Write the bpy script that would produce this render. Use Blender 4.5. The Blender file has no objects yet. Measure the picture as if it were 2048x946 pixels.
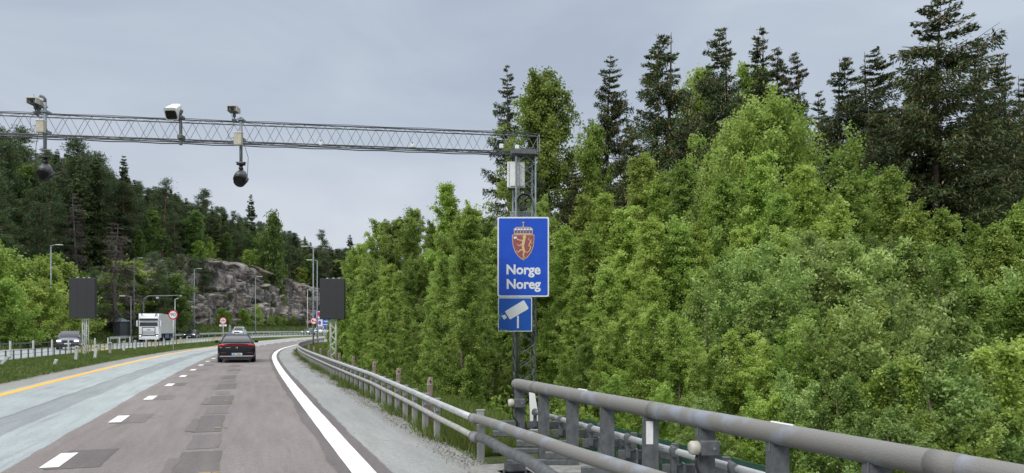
import bpy, bmesh, math, random
import numpy as np
from mathutils import Vector, Matrix, Euler, noise as mnoise

R = math.radians
sc = bpy.context.scene
col = sc.collection

# ------------------------------------------------------------ camera, sky, sun, exposure
F, HY, CX, CAMH = 1500.0, 663.0, 1024.0, 1.65      # focal length in px of the 2048 px wide photograph, horizon row, centre column, lens height
cd = bpy.data.cameras.new('camera'); cam = bpy.data.objects.new('camera', cd); col.objects.link(cam)
cam.location = (0, 0, CAMH); cam.rotation_euler = (R(90), 0, 0)
cd.sensor_width = 36; cd.lens = 36 * F / 2048; cd.shift_y = (HY - 473) / 2048
cd.clip_start = 0.05; cd.clip_end = 6000
sc.camera = cam
sc.render.resolution_x = 1024; sc.render.resolution_y = 473

SUN_EL, SUN_AZ = R(42), R(212)
w = bpy.data.worlds.new('World'); sc.world = w; w.use_nodes = True
nt = w.node_tree; nt.nodes.clear()
def N(t, **k):
    n = nt.nodes.new(t)
    for a, b in k.items(): setattr(n, a, b)
    return n
out = N('ShaderNodeOutputWorld')
sky = N('ShaderNodeTexSky', sky_type='NISHITA', sun_disc=False, sun_elevation=SUN_EL, sun_rotation=SUN_AZ)
b1 = N('ShaderNodeBackground'); b1.inputs[1].default_value = 0.08
nt.links.new(sky.outputs[0], b1.inputs[0])
tc = N('ShaderNodeTexCoord'); sep = N('ShaderNodeSeparateXYZ'); nt.links.new(tc.outputs['Generated'], sep.inputs[0])
ramp = N('ShaderNodeValToRGB'); e = ramp.color_ramp.elements
e[0].position = 0.0; e[0].color = (.60, .645, .71, 1)
e[1].position = 1.0; e[1].color = (1.75, 1.80, 1.85, 1)
for p, c in ((.13, (.57, .615, .69, 1)), (.26, (.46, .52, .615, 1)), (.42, (.44, .50, .60, 1)), (.62, (1.40, 1.44, 1.50, 1))):
    x = e.new(p); x.color = c
nt.links.new(sep.outputs[2], ramp.inputs[0])
mp = N('ShaderNodeMapping'); mp.inputs['Scale'].default_value = (1.5, 1.5, 4.2)
nt.links.new(tc.outputs['Generated'], mp.inputs[0])
nz = N('ShaderNodeTexNoise'); nz.inputs['Scale'].default_value = 1.9; nz.inputs['Detail'].default_value = 7; nz.inputs['Roughness'].default_value = .52; nz.inputs['Distortion'].default_value = .5
nt.links.new(mp.outputs[0], nz.inputs[0])
r2 = N('ShaderNodeValToRGB'); e = r2.color_ramp.elements
e[0].position = .33; e[0].color = (.90, .91, .93, 1); e[1].position = .68; e[1].color = (1.16, 1.14, 1.10, 1)
nt.links.new(nz.outputs[0], r2.inputs[0])
mul = N('ShaderNodeMixRGB', blend_type='MULTIPLY'); mul.inputs[0].default_value = 1
nt.links.new(ramp.outputs[0], mul.inputs[1]); nt.links.new(r2.outputs[0], mul.inputs[2])
b2 = N('ShaderNodeBackground'); b2.inputs[1].default_value = 1.0; nt.links.new(mul.outputs[0], b2.inputs[0])
mx = N('ShaderNodeMixShader'); mx.inputs[0].default_value = .93
nt.links.new(b1.outputs[0], mx.inputs[1]); nt.links.new(b2.outputs[0], mx.inputs[2]); nt.links.new(mx.outputs[0], out.inputs[0])

sd = bpy.data.lights.new('sun', 'SUN'); so = bpy.data.objects.new('sun', sd); col.objects.link(so)
sd.energy = 1.8; sd.angle = R(22); sd.color = (1, .97, .92)
_d = Vector((math.sin(SUN_AZ) * math.cos(SUN_EL), math.cos(SUN_AZ) * math.cos(SUN_EL), math.sin(SUN_EL)))
so.rotation_euler = _d.to_track_quat('Z', 'Y').to_euler()
so.location = (0, -20, 60)
vs = sc.view_settings; vs.view_transform = 'Standard'; vs.look = 'None'; vs.exposure = 0.14; vs.gamma = 1; vs.use_curve_mapping = False
sc.cycles.max_bounces = 6; sc.cycles.diffuse_bounces = 3; sc.cycles.transmission_bounces = 4; sc.cycles.transparent_max_bounces = 6

# ------------------------------------------------------------ helpers
class MB:
    """collects shapes, then links them as ONE mesh object"""
    def __init__(s): s.v = []; s.f = []
    def add(s, vs_, fs): 
        o = len(s.v); s.v += [tuple(a) for a in vs_]; s.f += [tuple(i + o for i in f) for f in fs]; return s
    def box(s, c, d, rz=0, rx=0, ry=0, bev=0):
        h = [a / 2 for a in d]; M = Euler((rx, ry, rz)).to_matrix(); c = Vector(c)
        if bev > 0:
            b = min(bev, min(h) * .9); pts = []; x, y, z = h
            prof = [(x - b, y), (x, y - b), (x, -y + b), (x - b, -y), (-x + b, -y), (-x, -y + b), (-x, y - b), (-x + b, y)]
            ins = [(a - math.copysign(b * .6, a), q - math.copysign(b * .6, q)) for a, q in prof]
            for zz, pr in ((-z, ins), (-z + b, prof), (z - b, prof), (z, ins)): pts += [(a, q, zz) for a, q in pr]
            fs = [tuple(range(7, -1, -1))[::-1][::-1]]
            for k in range(3):
                for i in range(8):
                    j = (i + 1) % 8; fs.append((k * 8 + j, k * 8 + i, k * 8 + 8 + i, k * 8 + 8 + j))
            fs.append(tuple(range(31, 23, -1)))
            return s.add([c + M @ Vector(p) for p in pts], fs)
        vs_ = [c + M @ Vector((sx * h[0], sy * h[1], sz * h[2])) for sz in (-1, 1) for sy in (-1, 1) for sx in (-1, 1)]
        return s.add(vs_, [(0, 2, 3, 1), (4, 5, 7, 6), (0, 1, 5, 4), (2, 6, 7, 3), (0, 4, 6, 2), (1, 3, 7, 5)])
    def path(s, pts, r, n=8, caps=True):
        pts = [Vector(p) for p in pts]; rr = r if hasattr(r, '__len__') else [r] * len(pts)
        rings = []; up = None
        for i, p in enumerate(pts):
            t = (pts[min(i + 1, len(pts) - 1)] - pts[max(i - 1, 0)])
            t = t.normalized() if t.length > 1e-9 else Vector((0, 0, 1))
            if up is None: up = Vector((0, 0, 1)) if abs(t.z) < .9 else Vector((1, 0, 0))
            a = t.cross(up)
            if a.length < 1e-6: a = t.cross(Vector((1, 0, 0)))
            a.normalize(); b = a.cross(t).normalized(); up = b
            rings.append([p + (a * math.cos(2 * math.pi * k / n) + b * math.sin(2 * math.pi * k / n)) * rr[i] for k in range(n)])
        fs = []
        for i in range(len(pts) - 1):
            for k in range(n):
                j = (k + 1) % n; fs.append((i * n + k, i * n + j, i * n + n + j, i * n + n + k))
        if caps: fs.append(tuple(range(n))[::-1]); fs.append(tuple((len(pts) - 1) * n + k for k in range(n)))
        return s.add([q for rg in rings for q in rg], fs)
    def bar(s, a, b, r, n=6): return s.path([a, b], r, n)
    def prism(s, poly, y0, y1):
        """polygon in local x,z extruded along y from y0 to y1"""
        n = len(poly); ar = sum(poly[i][0] * poly[(i + 1) % n][1] - poly[(i + 1) % n][0] * poly[i][1] for i in range(n))
        if ar < 0: poly = poly[::-1]
        vs_ = [(x, y0, z) for x, z in poly] + [(x, y1, z) for x, z in poly]
        fs = [tuple(range(n)), tuple(range(2 * n - 1, n - 1, -1))] + [(i, i + n, (i + 1) % n + n, (i + 1) % n) for i in range(n)]
        return s.add(vs_, fs)
    def stroke(s, pts, wd, y0, y1):
        ws = wd if hasattr(wd, '__len__') else [wd] * len(pts)
        L, Rr = [], []
        for i, p in enumerate(pts):
            a = Vector(pts[max(i - 1, 0)]); b = Vector(pts[min(i + 1, len(pts) - 1)]); t = (b - a).normalized(); nn = Vector((-t.y, t.x)) * ws[i] / 2
            L.append((p[0] + nn.x, p[1] + nn.y)); Rr.append((p[0] - nn.x, p[1] - nn.y))
        for i in range(len(pts) - 1): s.prism([L[i], L[i + 1], Rr[i + 1], Rr[i]], y0, y1)
        return s
    def loft(s, secs, caps=True):
        n = len(secs[0]); fs = []
        for i in range(len(secs) - 1):
            for k in range(n):
                j = (k + 1) % n; fs.append((i * n + k, i * n + j, i * n + n + j, i * n + n + k))
        if caps: fs.append(tuple(range(n))[::-1]); fs.append(tuple((len(secs) - 1) * n + k for k in range(n)))
        return s.add([p for q in secs for p in q], fs)
    def build(s, name, m, parent=None, smooth=False, sub=0, label=None, loc=None, fixn=True):
        me = bpy.data.meshes.new(name); me.from_pydata(s.v, [], s.f); me.materials.append(m)
        if fixn:
            b = bmesh.new(); b.from_mesh(me); bmesh.ops.recalc_face_normals(b, faces=b.faces); b.to_mesh(me); b.free()
        if smooth: me.polygons.foreach_set('use_smooth', [True] * len(me.polygons))
        o = bpy.data.objects.new(name, me); col.objects.link(o)
        if parent: o.parent = parent
        if loc is not None: o.location = loc
        if sub:
            md = o.modifiers.new('sub', 'SUBSURF'); md.levels = sub; md.render_levels = sub
        if label: o['label'] = label
        return o

def disc(r, n=28, cx=0, cz=0): return [(cx + r * math.cos(2 * math.pi * i / n), cz + r * math.sin(2 * math.pi * i / n)) for i in range(n)]
def rrect(w_, h_, r, cx=0, cz=0, n=5):
    out_ = []
    for qx, qz, a0 in ((1, 1, 0), (-1, 1, 90), (-1, -1, 180), (1, -1, 270)):
        for k in range(n + 1):
            a = R(a0 + 90 * k / n); out_.append((cx + qx * (w_ / 2 - r) + r * math.cos(a), cz + qz * (h_ / 2 - r) + r * math.sin(a)))
    return out_

def thing(name, label, cat, loc=(0, 0, 0), rotz=0, group=None):
    o = bpy.data.objects.new(name, None); col.objects.link(o); o.empty_display_size = .3
    o.location = loc; o.rotation_euler = (0, 0, rotz); o['label'] = label; o['category'] = cat
    if group: o['group'] = group
    return o
def tag(o, label=None, cat=None, group=None, kind=None):
    for k, v in (('label', label), ('category', cat), ('group', group), ('kind', kind)):
        if v: o[k] = v
    return o
def kids(o): return [c for c in bpy.data.objects if c.parent == o]
def copy_thing(o, loc, rotz=0, label=None, group=None, tree=None, scale=None):
    """copy of a thing with its parts and their sub-parts; tree = cached list [(part, [sub-parts])]"""
    r = o.copy(); col.objects.link(r); r.location = loc; r.rotation_euler = (0, 0, rotz)
    if scale: r.scale = scale
    if label: r['label'] = label
    if group: r['group'] = group
    for c, sub in (tree or cache(o)):
        d = c.copy(); col.objects.link(d); d.parent = r
        for g in sub:
            h = g.copy(); col.objects.link(h); h.parent = d
    return r
def cache(o): return [(c, kids(c)) for c in kids(o)]

def text_mesh(txt, size, name, m, parent, loc, width=None, bold=.0, label=None):
    """upright lettering facing -y, centred on loc"""
    cu = bpy.data.curves.new(name, 'FONT'); cu.body = txt; cu.size = size; cu.align_x = 'CENTER'; cu.align_y = 'CENTER'; cu.offset = bold; cu.extrude = .001
    cu.resolution_u = 4
    t = bpy.data.objects.new(name, cu); col.objects.link(t)
    dg = bpy.context.evaluated_depsgraph_get(); me = bpy.data.meshes.new_from_object(t.evaluated_get(dg))
    bpy.data.objects.remove(t); bpy.data.curves.remove(cu)
    xs = [v.co.x for v in me.vertices]; k = 1
    if width and xs: k = width / (max(xs) - min(xs))
    me.transform(Matrix.Rotation(R(90), 4, 'X') @ Matrix.Diagonal((k, 1, 1, 1)))
    me.materials.clear(); me.materials.append(m)
    o = bpy.data.objects.new(name, me); col.objects.link(o); o.parent = parent; o.location = loc
    if label: o['label'] = label
    return o

# ------------------------------------------------------------ materials
MATS = {}
def mat(name, c, rough=.6, metal=0, c2=None, scale=6, detail=5, bump=0, bscale=60, emit=0, spec=.5, stretch=None, coat=0, lo=.35, hi=.65):
    if name in MATS: return MATS[name]
    m = bpy.data.materials.new(name); m.use_nodes = True; t = m.node_tree; p = t.nodes['Principled BSDF']
    p.inputs['Base Color'].default_value = (*c, 1); p.inputs['Roughness'].default_value = rough; p.inputs['Metallic'].default_value = metal
    p.inputs['Specular IOR Level'].default_value = spec; p.inputs['Coat Weight'].default_value = coat; p.inputs['Coat Roughness'].default_value = .05
    if emit: p.inputs['Emission Color'].default_value = (*c, 1); p.inputs['Emission Strength'].default_value = emit
    tc_ = t.nodes.new('ShaderNodeTexCoord'); src = tc_.outputs['Object']
    if stretch:
        mp_ = t.nodes.new('ShaderNodeMapping'); mp_.inputs['Scale'].default_value = stretch; t.links.new(src, mp_.inputs[0]); src = mp_.outputs[0]
    if c2 is not None:
        n = t.nodes.new('ShaderNodeTexNoise'); n.inputs['Scale'].default_value = scale; n.inputs['Detail'].default_value = detail; t.links.new(src, n.inputs[0])
        mr = t.nodes.new('ShaderNodeMapRange'); mr.inputs[1].default_value = lo; mr.inputs[2].default_value = hi; t.links.new(n.outputs[0], mr.inputs[0])
        mi = t.nodes.new('ShaderNodeMixRGB'); mi.inputs[1].default_value = (*c, 1); mi.inputs[2].default_value = (*c2, 1)
        t.links.new(mr.outputs[0], mi.inputs[0]); t.links.new(mi.outputs[0], p.inputs['Base Color'])
    if bump:
        n2 = t.nodes.new('ShaderNodeTexNoise'); n2.inputs['Scale'].default_value = bscale; n2.inputs['Detail'].default_value = 4; t.links.new(src, n2.inputs[0])
        bp = t.nodes.new('ShaderNodeBump'); bp.inputs['Strength'].default_value = bump; bp.inputs['Distance'].default_value = .02
        t.links.new(n2.outputs[0], bp.inputs['Height']); t.links.new(bp.outputs[0], p.inputs['Normal'])
    MATS[name] = m; return m

def leaf_mat(name, cols, trans=.35, rough=.55, hue=.02, val=.25):
    m = bpy.data.materials.new(name); m.use_nodes = True; t = m.node_tree; t.nodes.clear()
    o = t.nodes.new('ShaderNodeOutputMaterial'); at_ = t.nodes.new('ShaderNodeAttribute'); at_.attribute_name = 'tint'
    rp = t.nodes.new('ShaderNodeValToRGB'); el = rp.color_ramp.elements
    el[0].position = 0; el[0].color = (*cols[0], 1); el[1].position = 1; el[1].color = (*cols[-1], 1)
    for i, c in enumerate(cols[1:-1]): x = el.new((i + 1) / (len(cols) - 1)); x.color = (*c, 1)
    t.links.new(at_.outputs['Fac'], rp.inputs[0])
    oi = t.nodes.new('ShaderNodeObjectInfo'); hs = t.nodes.new('ShaderNodeHueSaturation')
    m1 = t.nodes.new('ShaderNodeMapRange'); m1.inputs[3].default_value = .5 - hue; m1.inputs[4].default_value = .5 + hue; t.links.new(oi.outputs['Random'], m1.inputs[0])
    m2 = t.nodes.new('ShaderNodeMapRange'); m2.inputs[3].default_value = 1 - val; m2.inputs[4].default_value = 1 + val
    mm = t.nodes.new('ShaderNodeMath'); mm.operation = 'FRACT'; mq = t.nodes.new('ShaderNodeMath'); mq.operation = 'MULTIPLY'; mq.inputs[1].default_value = 7.31
    t.links.new(oi.outputs['Random'], mq.inputs[0]); t.links.new(mq.outputs[0], mm.inputs[0]); t.links.new(mm.outputs[0], m2.inputs[0])
    t.links.new(m1.outputs[0], hs.inputs['Hue']); t.links.new(m2.outputs[0], hs.inputs['Value']); t.links.new(rp.outputs[0], hs.inputs['Color'])
    p = t.nodes.new('ShaderNodeBsdfPrincipled'); p.inputs['Roughness'].default_value = rough; p.inputs['Specular IOR Level'].default_value = .35
    tr = t.nodes.new('ShaderNodeBsdfTranslucent'); ms = t.nodes.new('ShaderNodeMixShader'); ms.inputs[0].default_value = trans
    t.links.new(hs.outputs[0], p.inputs['Base Color']); t.links.new(hs.outputs[0], tr.inputs['Color'])
    t.links.new(p.outputs[0], ms.inputs[1]); t.links.new(tr.outputs[0], ms.inputs[2]); t.links.new(ms.outputs[0], o.inputs[0])
    return m

GALV = mat('galvanised_steel', (.17, .20, .23), .55, .2, c2=(.25, .28, .31), scale=9, bump=.15)
GALVD = mat('weathered_steel', (.085, .092, .10), .65, .15, c2=(.14, .15, .155), scale=14, bump=.2, bscale=120)
PALE = mat('pale_galvanised', (.55, .57, .56), .5, .2, c2=(.42, .44, .43), scale=7)
WHITE = mat('white_paint', (.78, .79, .78), .4, c2=(.70, .72, .72), scale=5)
BLACK = mat('black_plastic', (.015, .016, .018), .5, c2=(.03, .03, .033), scale=10)
RUBBER = mat('tyre_rubber', (.012, .012, .013), .8, c2=(.02, .02, .02), scale=20)
CONC = mat('concrete', (.30, .30, .28), .85, c2=(.20, .20, .185), scale=9, bump=.5, bscale=50)
RUST = mat('rusted_post', (.15, .085, .055), .85, c2=(.27, .235, .20), scale=16, bump=.4, stretch=(1, 1, .5))
BARK = mat('spruce_bark', (.085, .068, .055), .9, c2=(.04, .032, .028), scale=14, bump=.6, stretch=(1, 1, .3))
PINEB = mat('pine_bark', (.20, .105, .06), .9, c2=(.09, .06, .045), scale=9, bump=.6, stretch=(1, 1, .35))
BIRCHB = mat('birch_bark', (.42, .40, .36), .8, c2=(.10, .09, .08), scale=8, stretch=(1, 1, 2.2), lo=.5, hi=.62)
TWIG = mat('young_bark', (.16, .13, .09), .9, c2=(.09, .075, .055), scale=12)
DEADW = mat('dead_wood', (.19, .17, .155), .9, c2=(.11, .10, .09), scale=8)
# ------------------------------------------------------------ the road's line and the lie of the land
def catmull(P, n=12):
    P = [np.array(p, float) for p in P]; P = [2 * P[0] - P[1]] + P + [2 * P[-1] - P[-2]]; o = []
    for i in range(1, len(P) - 2):
        a, b, c, d = P[i - 1:i + 3]
        for k in range(n):
            t = k / n; o.append(.5 * (2 * b + (c - a) * t + (2 * a - 5 * b + 4 * c - d) * t * t + (3 * b - a - 3 * c + d) * t ** 3))
    o.append(P[-2]); return np.array(o)
# right edge line (x, y) seen from the lens at (0, 0)
EP = [(15.5, -40), (8.35, -20), (1.3, 0), (-1.82, 8.75), (-3.33, 13), (-6.15, 21), (-9.35, 30.2), (-12.75, 40.2), (-15.95, 50), (-18.95, 60), (-21.65, 70), (-24.0, 80), (-25.8, 90), (-27.0, 100), (-27.6, 110), (-27.5, 120),
      (-26.7, 131), (-24.6, 145), (-20.2, 165), (-12.5, 190), (0, 220), (18, 252), (42, 285), (80, 325)]
_E = catmull(EP)
_s = np.concatenate([[0], np.cumsum(np.hypot(*np.diff(_E, axis=0).T))]); _s -= _s[np.argmin(np.abs(_E[:, 1]))]
SS = np.arange(_s[0], _s[-1], 1.0); EX = np.interp(SS, _s, _E[:, 0]); EY = np.interp(SS, _s, _E[:, 1])
k_ = np.ones(7) / 7
def _sm(a): b = np.pad(a, 3, mode='reflect', reflect_type='odd'); return np.convolve(b, k_, 'valid')
EX, EY = _sm(EX), _sm(EY)
TX, TY = np.gradient(EX), np.gradient(EY); _n = np.hypot(TX, TY); TX, TY = TX / _n, TY / _n
def PROF(s): return np.interp(s, [0, 85, 105, 125, 145, 170, 220, 400], [0, 0, .2, .55, .85, 1.0, 1.05, 1.1])
def sl(s, l):
    """road coordinates (along, to the right) -> x, y"""
    ex, ey, tx, ty = (np.interp(s, SS, a) for a in (EX, EY, TX, TY)); return ex + ty * l, ey - tx * l
def inv(x, y):
    x = np.atleast_1d(np.asarray(x, float)); y = np.atleast_1d(np.asarray(y, float)); s = np.empty(x.shape); l = np.empty(x.shape)
    for i in range(0, len(x), 4000):
        X, Y = x[i:i + 4000, None], y[i:i + 4000, None]; d = (X - EX) ** 2 + (Y - EY) ** 2; k = d.argmin(1)
        dx, dy = X[:, 0] - EX[k], Y[:, 0] - EY[k]; s[i:i + 4000] = SS[k] + dx * TX[k] + dy * TY[k]; l[i:i + 4000] = dx * TY[k] - dy * TX[k]
    return s, l
def head(s):
    """z rotation that turns +y to the driving direction"""
    return math.atan2(float(np.interp(s, SS, TY)), float(np.interp(s, SS, TX))) - math.pi / 2
def sst(a, b, x): t = np.clip((x - a) / (b - a), 0, 1); return t * t * (3 - 2 * t)
def CLIFFH(s): return np.interp(s, [95, 110, 122, 135, 150, 165, 180, 200, 215, 240], [0, 4, 7, 10.5, 12.3, 11.5, 9.5, 7.5, 6.5, 6])
def GSL(s, l):
    z = PROF(s)
    u = (np.sin(s * .13 + l * .21) + np.sin(s * .07 - l * .17 + 2)) * .5
    z = z - 2.6 * sst(2.7, 10, l) - 1.8 * sst(10, 24, l) + u * .3 * sst(8, 20, l)
    z = z - 2.5 * sst(12, 4, s) * sst(2.9, 5.5, l)                      # the bank falls away under the bridge end
    z = z + 7 * sst(28, 120, l) + .10 * sst(-8.4, -11, l) * sst(-14.2, -12, l)  # gentle crown of the median
    cz = sst(100, 116, s) * sst(245, 215, s)
    hl = 14 * sst(-31, -47, l) + .38 * np.clip(-46 - l, 0, 45) + .9 * sst(-24.5, -29, l)
    hc = CLIFFH(s) * sst(-34.5, -38.5, l) + .40 * np.clip(-36 - l, 0, 42) + 2.0 * sst(-24.5, -29.5, l)
    z = z + hl * (1 - cz) + hc * cz + u * .8 * sst(-40, -60, l)
    return z
def gz(x, y):
    s, l = inv(x, y); r = GSL(s, l); return float(r[0]) if r.size == 1 else r
def at(px, py, Z): return ((px - CX) * Z / F, Z, CAMH + (HY - py) * Z / F)
def ga(px, Z):
    x = (px - CX) * Z / F; return (x, Z, gz(x, Z))

# ------------------------------------------------------------ fast meshes of many small faces
def raw_mesh(name, V, Fq, m, tint=None, smooth=False):
    me = bpy.data.meshes.new(name); n, k = Fq.shape
    me.vertices.add(len(V)); me.vertices.foreach_set('co', V.astype('f').ravel())
    me.loops.add(n * k); me.loops.foreach_set('vertex_index', Fq.astype('i').ravel())
    me.polygons.add(n); me.polygons.foreach_set('loop_start', np.arange(0, n * k, k, dtype='i'))
    if smooth: me.polygons.foreach_set('use_smooth', np.ones(n, bool))
    me.update(calc_edges=True); me.materials.append(m)
    if tint is not None:
        a = me.attributes.new('tint', 'FLOAT', 'FACE'); a.data.foreach_set('value', np.clip(tint, 0, 1).astype('f'))
    return me
def unit(v): return v / np.maximum(np.linalg.norm(v, axis=1, keepdims=True), 1e-9)
def leaves(P, size, rng, axis=None, aspect=.55, up=.0, jit=.3):
    """rhombic leaves centred at P; axis = preferred leaf direction"""
    n = len(P); a = rng.normal(size=(n, 3))
    if axis is not None: a = a * .45 + axis
    a = unit(a); b = rng.normal(size=(n, 3)); b[:, 2] *= (1 - up); b = unit(np.cross(a, np.cross(b, a)) if False else b - a * (a * b).sum(1, keepdims=True))
    L = size * (1 + rng.uniform(-jit, jit, (n, 1))); W = L * aspect
    nrm = np.cross(a, b)
    V = np.stack([P - a * L * .5, P + b * W * .5 + nrm * W * .12, P + a * L * .5, P - b * W * .5 + nrm * W * .12], 1).reshape(-1, 3)
    return V, np.arange(n * 4).reshape(n, 4)

# ------------------------------------------------------------ ground
def axis_steps(segs):
    o = []
    for a, b, d in segs: o += list(np.arange(a, b, d))
    return np.array(o + [segs[-1][1]])
gx = axis_steps([(-2500, -400, 300), (-400, -160, 24), (-160, -60, 2.5), (-60, -32, 1.1), (-32, 8, .42), (8, 40, 2), (40, 160, 10), (160, 2600, 300)])
gy = axis_steps([(-600, -60, 60), (-60, 3, 3), (3, 46, .42), (46, 120, 1.0), (120, 240, 2.2), (240, 400, 10), (400, 3200, 280)])
XX, YY = np.meshgrid(gx, gy); xs_, ys_ = XX.ravel(), YY.ravel(); s_, l_ = inv(xs_, ys_); zs_ = GSL(s_, l_)
road = ((l_ > -8.2) & (l_ < 1.3)) | ((l_ > -23) & (l_ < -14.6)); zs_ = np.where(road, zs_ - .12, zs_ - .01)
rg = np.random.default_rng(3)
vg = ((l_ < -8.8) & (l_ > -14)) | (l_ > 2.2) | (l_ < -24)
zs_ += np.where(vg, rg.normal(0, .02, len(zs_)), 0)
nx, ny = len(gx), len(gy); idx = np.arange(nx * ny).reshape(ny, nx)
FQ = np.stack([idx[:-1, :-1], idx[:-1, 1:], idx[1:, 1:], idx[1:, :-1]], -1).reshape(-1, 4)
def ground_mat():
    m = bpy.data.materials.new('ground_cover_soil'); m.use_nodes = True; t = m.node_tree; p = t.nodes['Principled BSDF']; p.inputs['Roughness'].default_value = .95
    tc_ = t.nodes.new('ShaderNodeTexCoord')
    def nz_(s, d=6): n = t.nodes.new('ShaderNodeTexNoise'); n.inputs['Scale'].default_value = s; n.inputs['Detail'].default_value = d; t.links.new(tc_.outputs['Object'], n.inputs[0]); return n
    def mixc(f, a, b):
        mi = t.nodes.new('ShaderNodeMixRGB'); t.links.new(f, mi.inputs[0])
        for i, c in ((1, a), (2, b)):
            if isinstance(c, tuple): mi.inputs[i].default_value = (*c, 1)
            else: t.links.new(c, mi.inputs[i])
        return mi.outputs[0]
    def rng_(o, a, b): r = t.nodes.new('ShaderNodeMapRange'); r.inputs[1].default_value = a; r.inputs[2].default_value = b; t.links.new(o, r.inputs[0]); return r.outputs[0]
    g = mixc(rng_(nz_(.6).outputs[0], .35, .65), (.045, .075, .014), (.085, .115, .025))
    g = mixc(rng_(nz_(5).outputs[0], .5, .75), g, (.11, .10, .05))
    forest = mixc(rng_(nz_(.8).outputs[0], .4, .6), (.03, .035, .012), (.055, .042, .024))
    gravel = mixc(rng_(nz_(30, 8).outputs[0], .35, .65), (.13, .125, .115), (.27, .265, .25))
    at1 = t.nodes.new('ShaderNodeAttribute'); at1.attribute_name = 'forest'
    at2 = t.nodes.new('ShaderNodeAttribute'); at2.attribute_name = 'gravel'
    c = mixc(at1.outputs['Fac'], g, forest)
    ad = t.nodes.new('ShaderNodeMath'); ad.operation = 'ADD'; t.links.new(at2.outputs['Fac'], ad.inputs[0]); sb = t.nodes.new('ShaderNodeMath'); sb.operation = 'SUBTRACT'; sb.inputs[1].default_value = .5
    t.links.new(nz_(3, 8).outputs[0], sb.inputs[0]); t.links.new(sb.outputs[0], ad.inputs[1])
    c = mixc(rng_(ad.outputs[0], .45, .55), c, gravel); t.links.new(c, p.inputs['Base Color'])
    bp = t.nodes.new('ShaderNodeBump'); bp.inputs['Strength'].default_value = .7; bp.inputs['Distance'].default_value = .04; t.links.new(nz_(25, 8).outputs[0], bp.inputs['Height']); t.links.new(bp.outputs[0], p.inputs['Normal'])
    return m
gme = raw_mesh('ground', np.stack([xs_, ys_, zs_], 1), FQ, ground_mat(), smooth=True)
for nm, v in (('forest', np.clip(sst(4.5, 9, l_) + sst(-28, -33, l_), 0, 1)), ('gravel', np.clip(sst(1.95, 1.2, l_) * sst(-8.9, -8.3, l_) + sst(-14.0, -14.5, l_) * sst(-24.8, -23.9, l_), 0, 1))):
    a = gme.attributes.new(nm, 'FLOAT', 'POINT'); a.data.foreach_set('value', v.astype('f'))
go = bpy.data.objects.new('ground', gme); col.objects.link(go); tag(go, kind='structure')

# ------------------------------------------------------------ carriageways
def ribbon(name, m, s0, s1, l0, l1, dz, ds=1.0, nl=1, kind='structure', wob=0, seed=0, parent=None):
    S = np.arange(s0, s1 + ds * .5, ds); S = S if len(S) > 1 else np.array([s0, s1]); S[-1] = s1
    L = np.linspace(l0, l1, nl + 1); V = []; UV = []; r_ = random.Random(seed)
    for a in S:
        for j, b in enumerate(L):
            bb = b + (r_.uniform(-wob, wob) if wob and j in (0, nl) else 0)
            x, y = sl(a, bb); V.append((float(x), float(y), float(PROF(a)) + dz)); UV.append((bb, a))
    n = nl + 1; Fs = [(i * n + j, i * n + j + 1, i * n + n + j + 1, i * n + n + j) for i in range(len(S) - 1) for j in range(nl)]
    me = bpy.data.meshes.new(name); me.from_pydata(V, [], Fs); uv = me.uv_layers.new(name='UVMap')
    for lp in me.loops: uv.data[lp.index].uv = UV[lp.vertex_index]
    me.materials.append(m); o = bpy.data.objects.new(name, me); col.objects.link(o)
    if kind: o['kind'] = kind
    if parent: o.parent = parent
    return o
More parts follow.
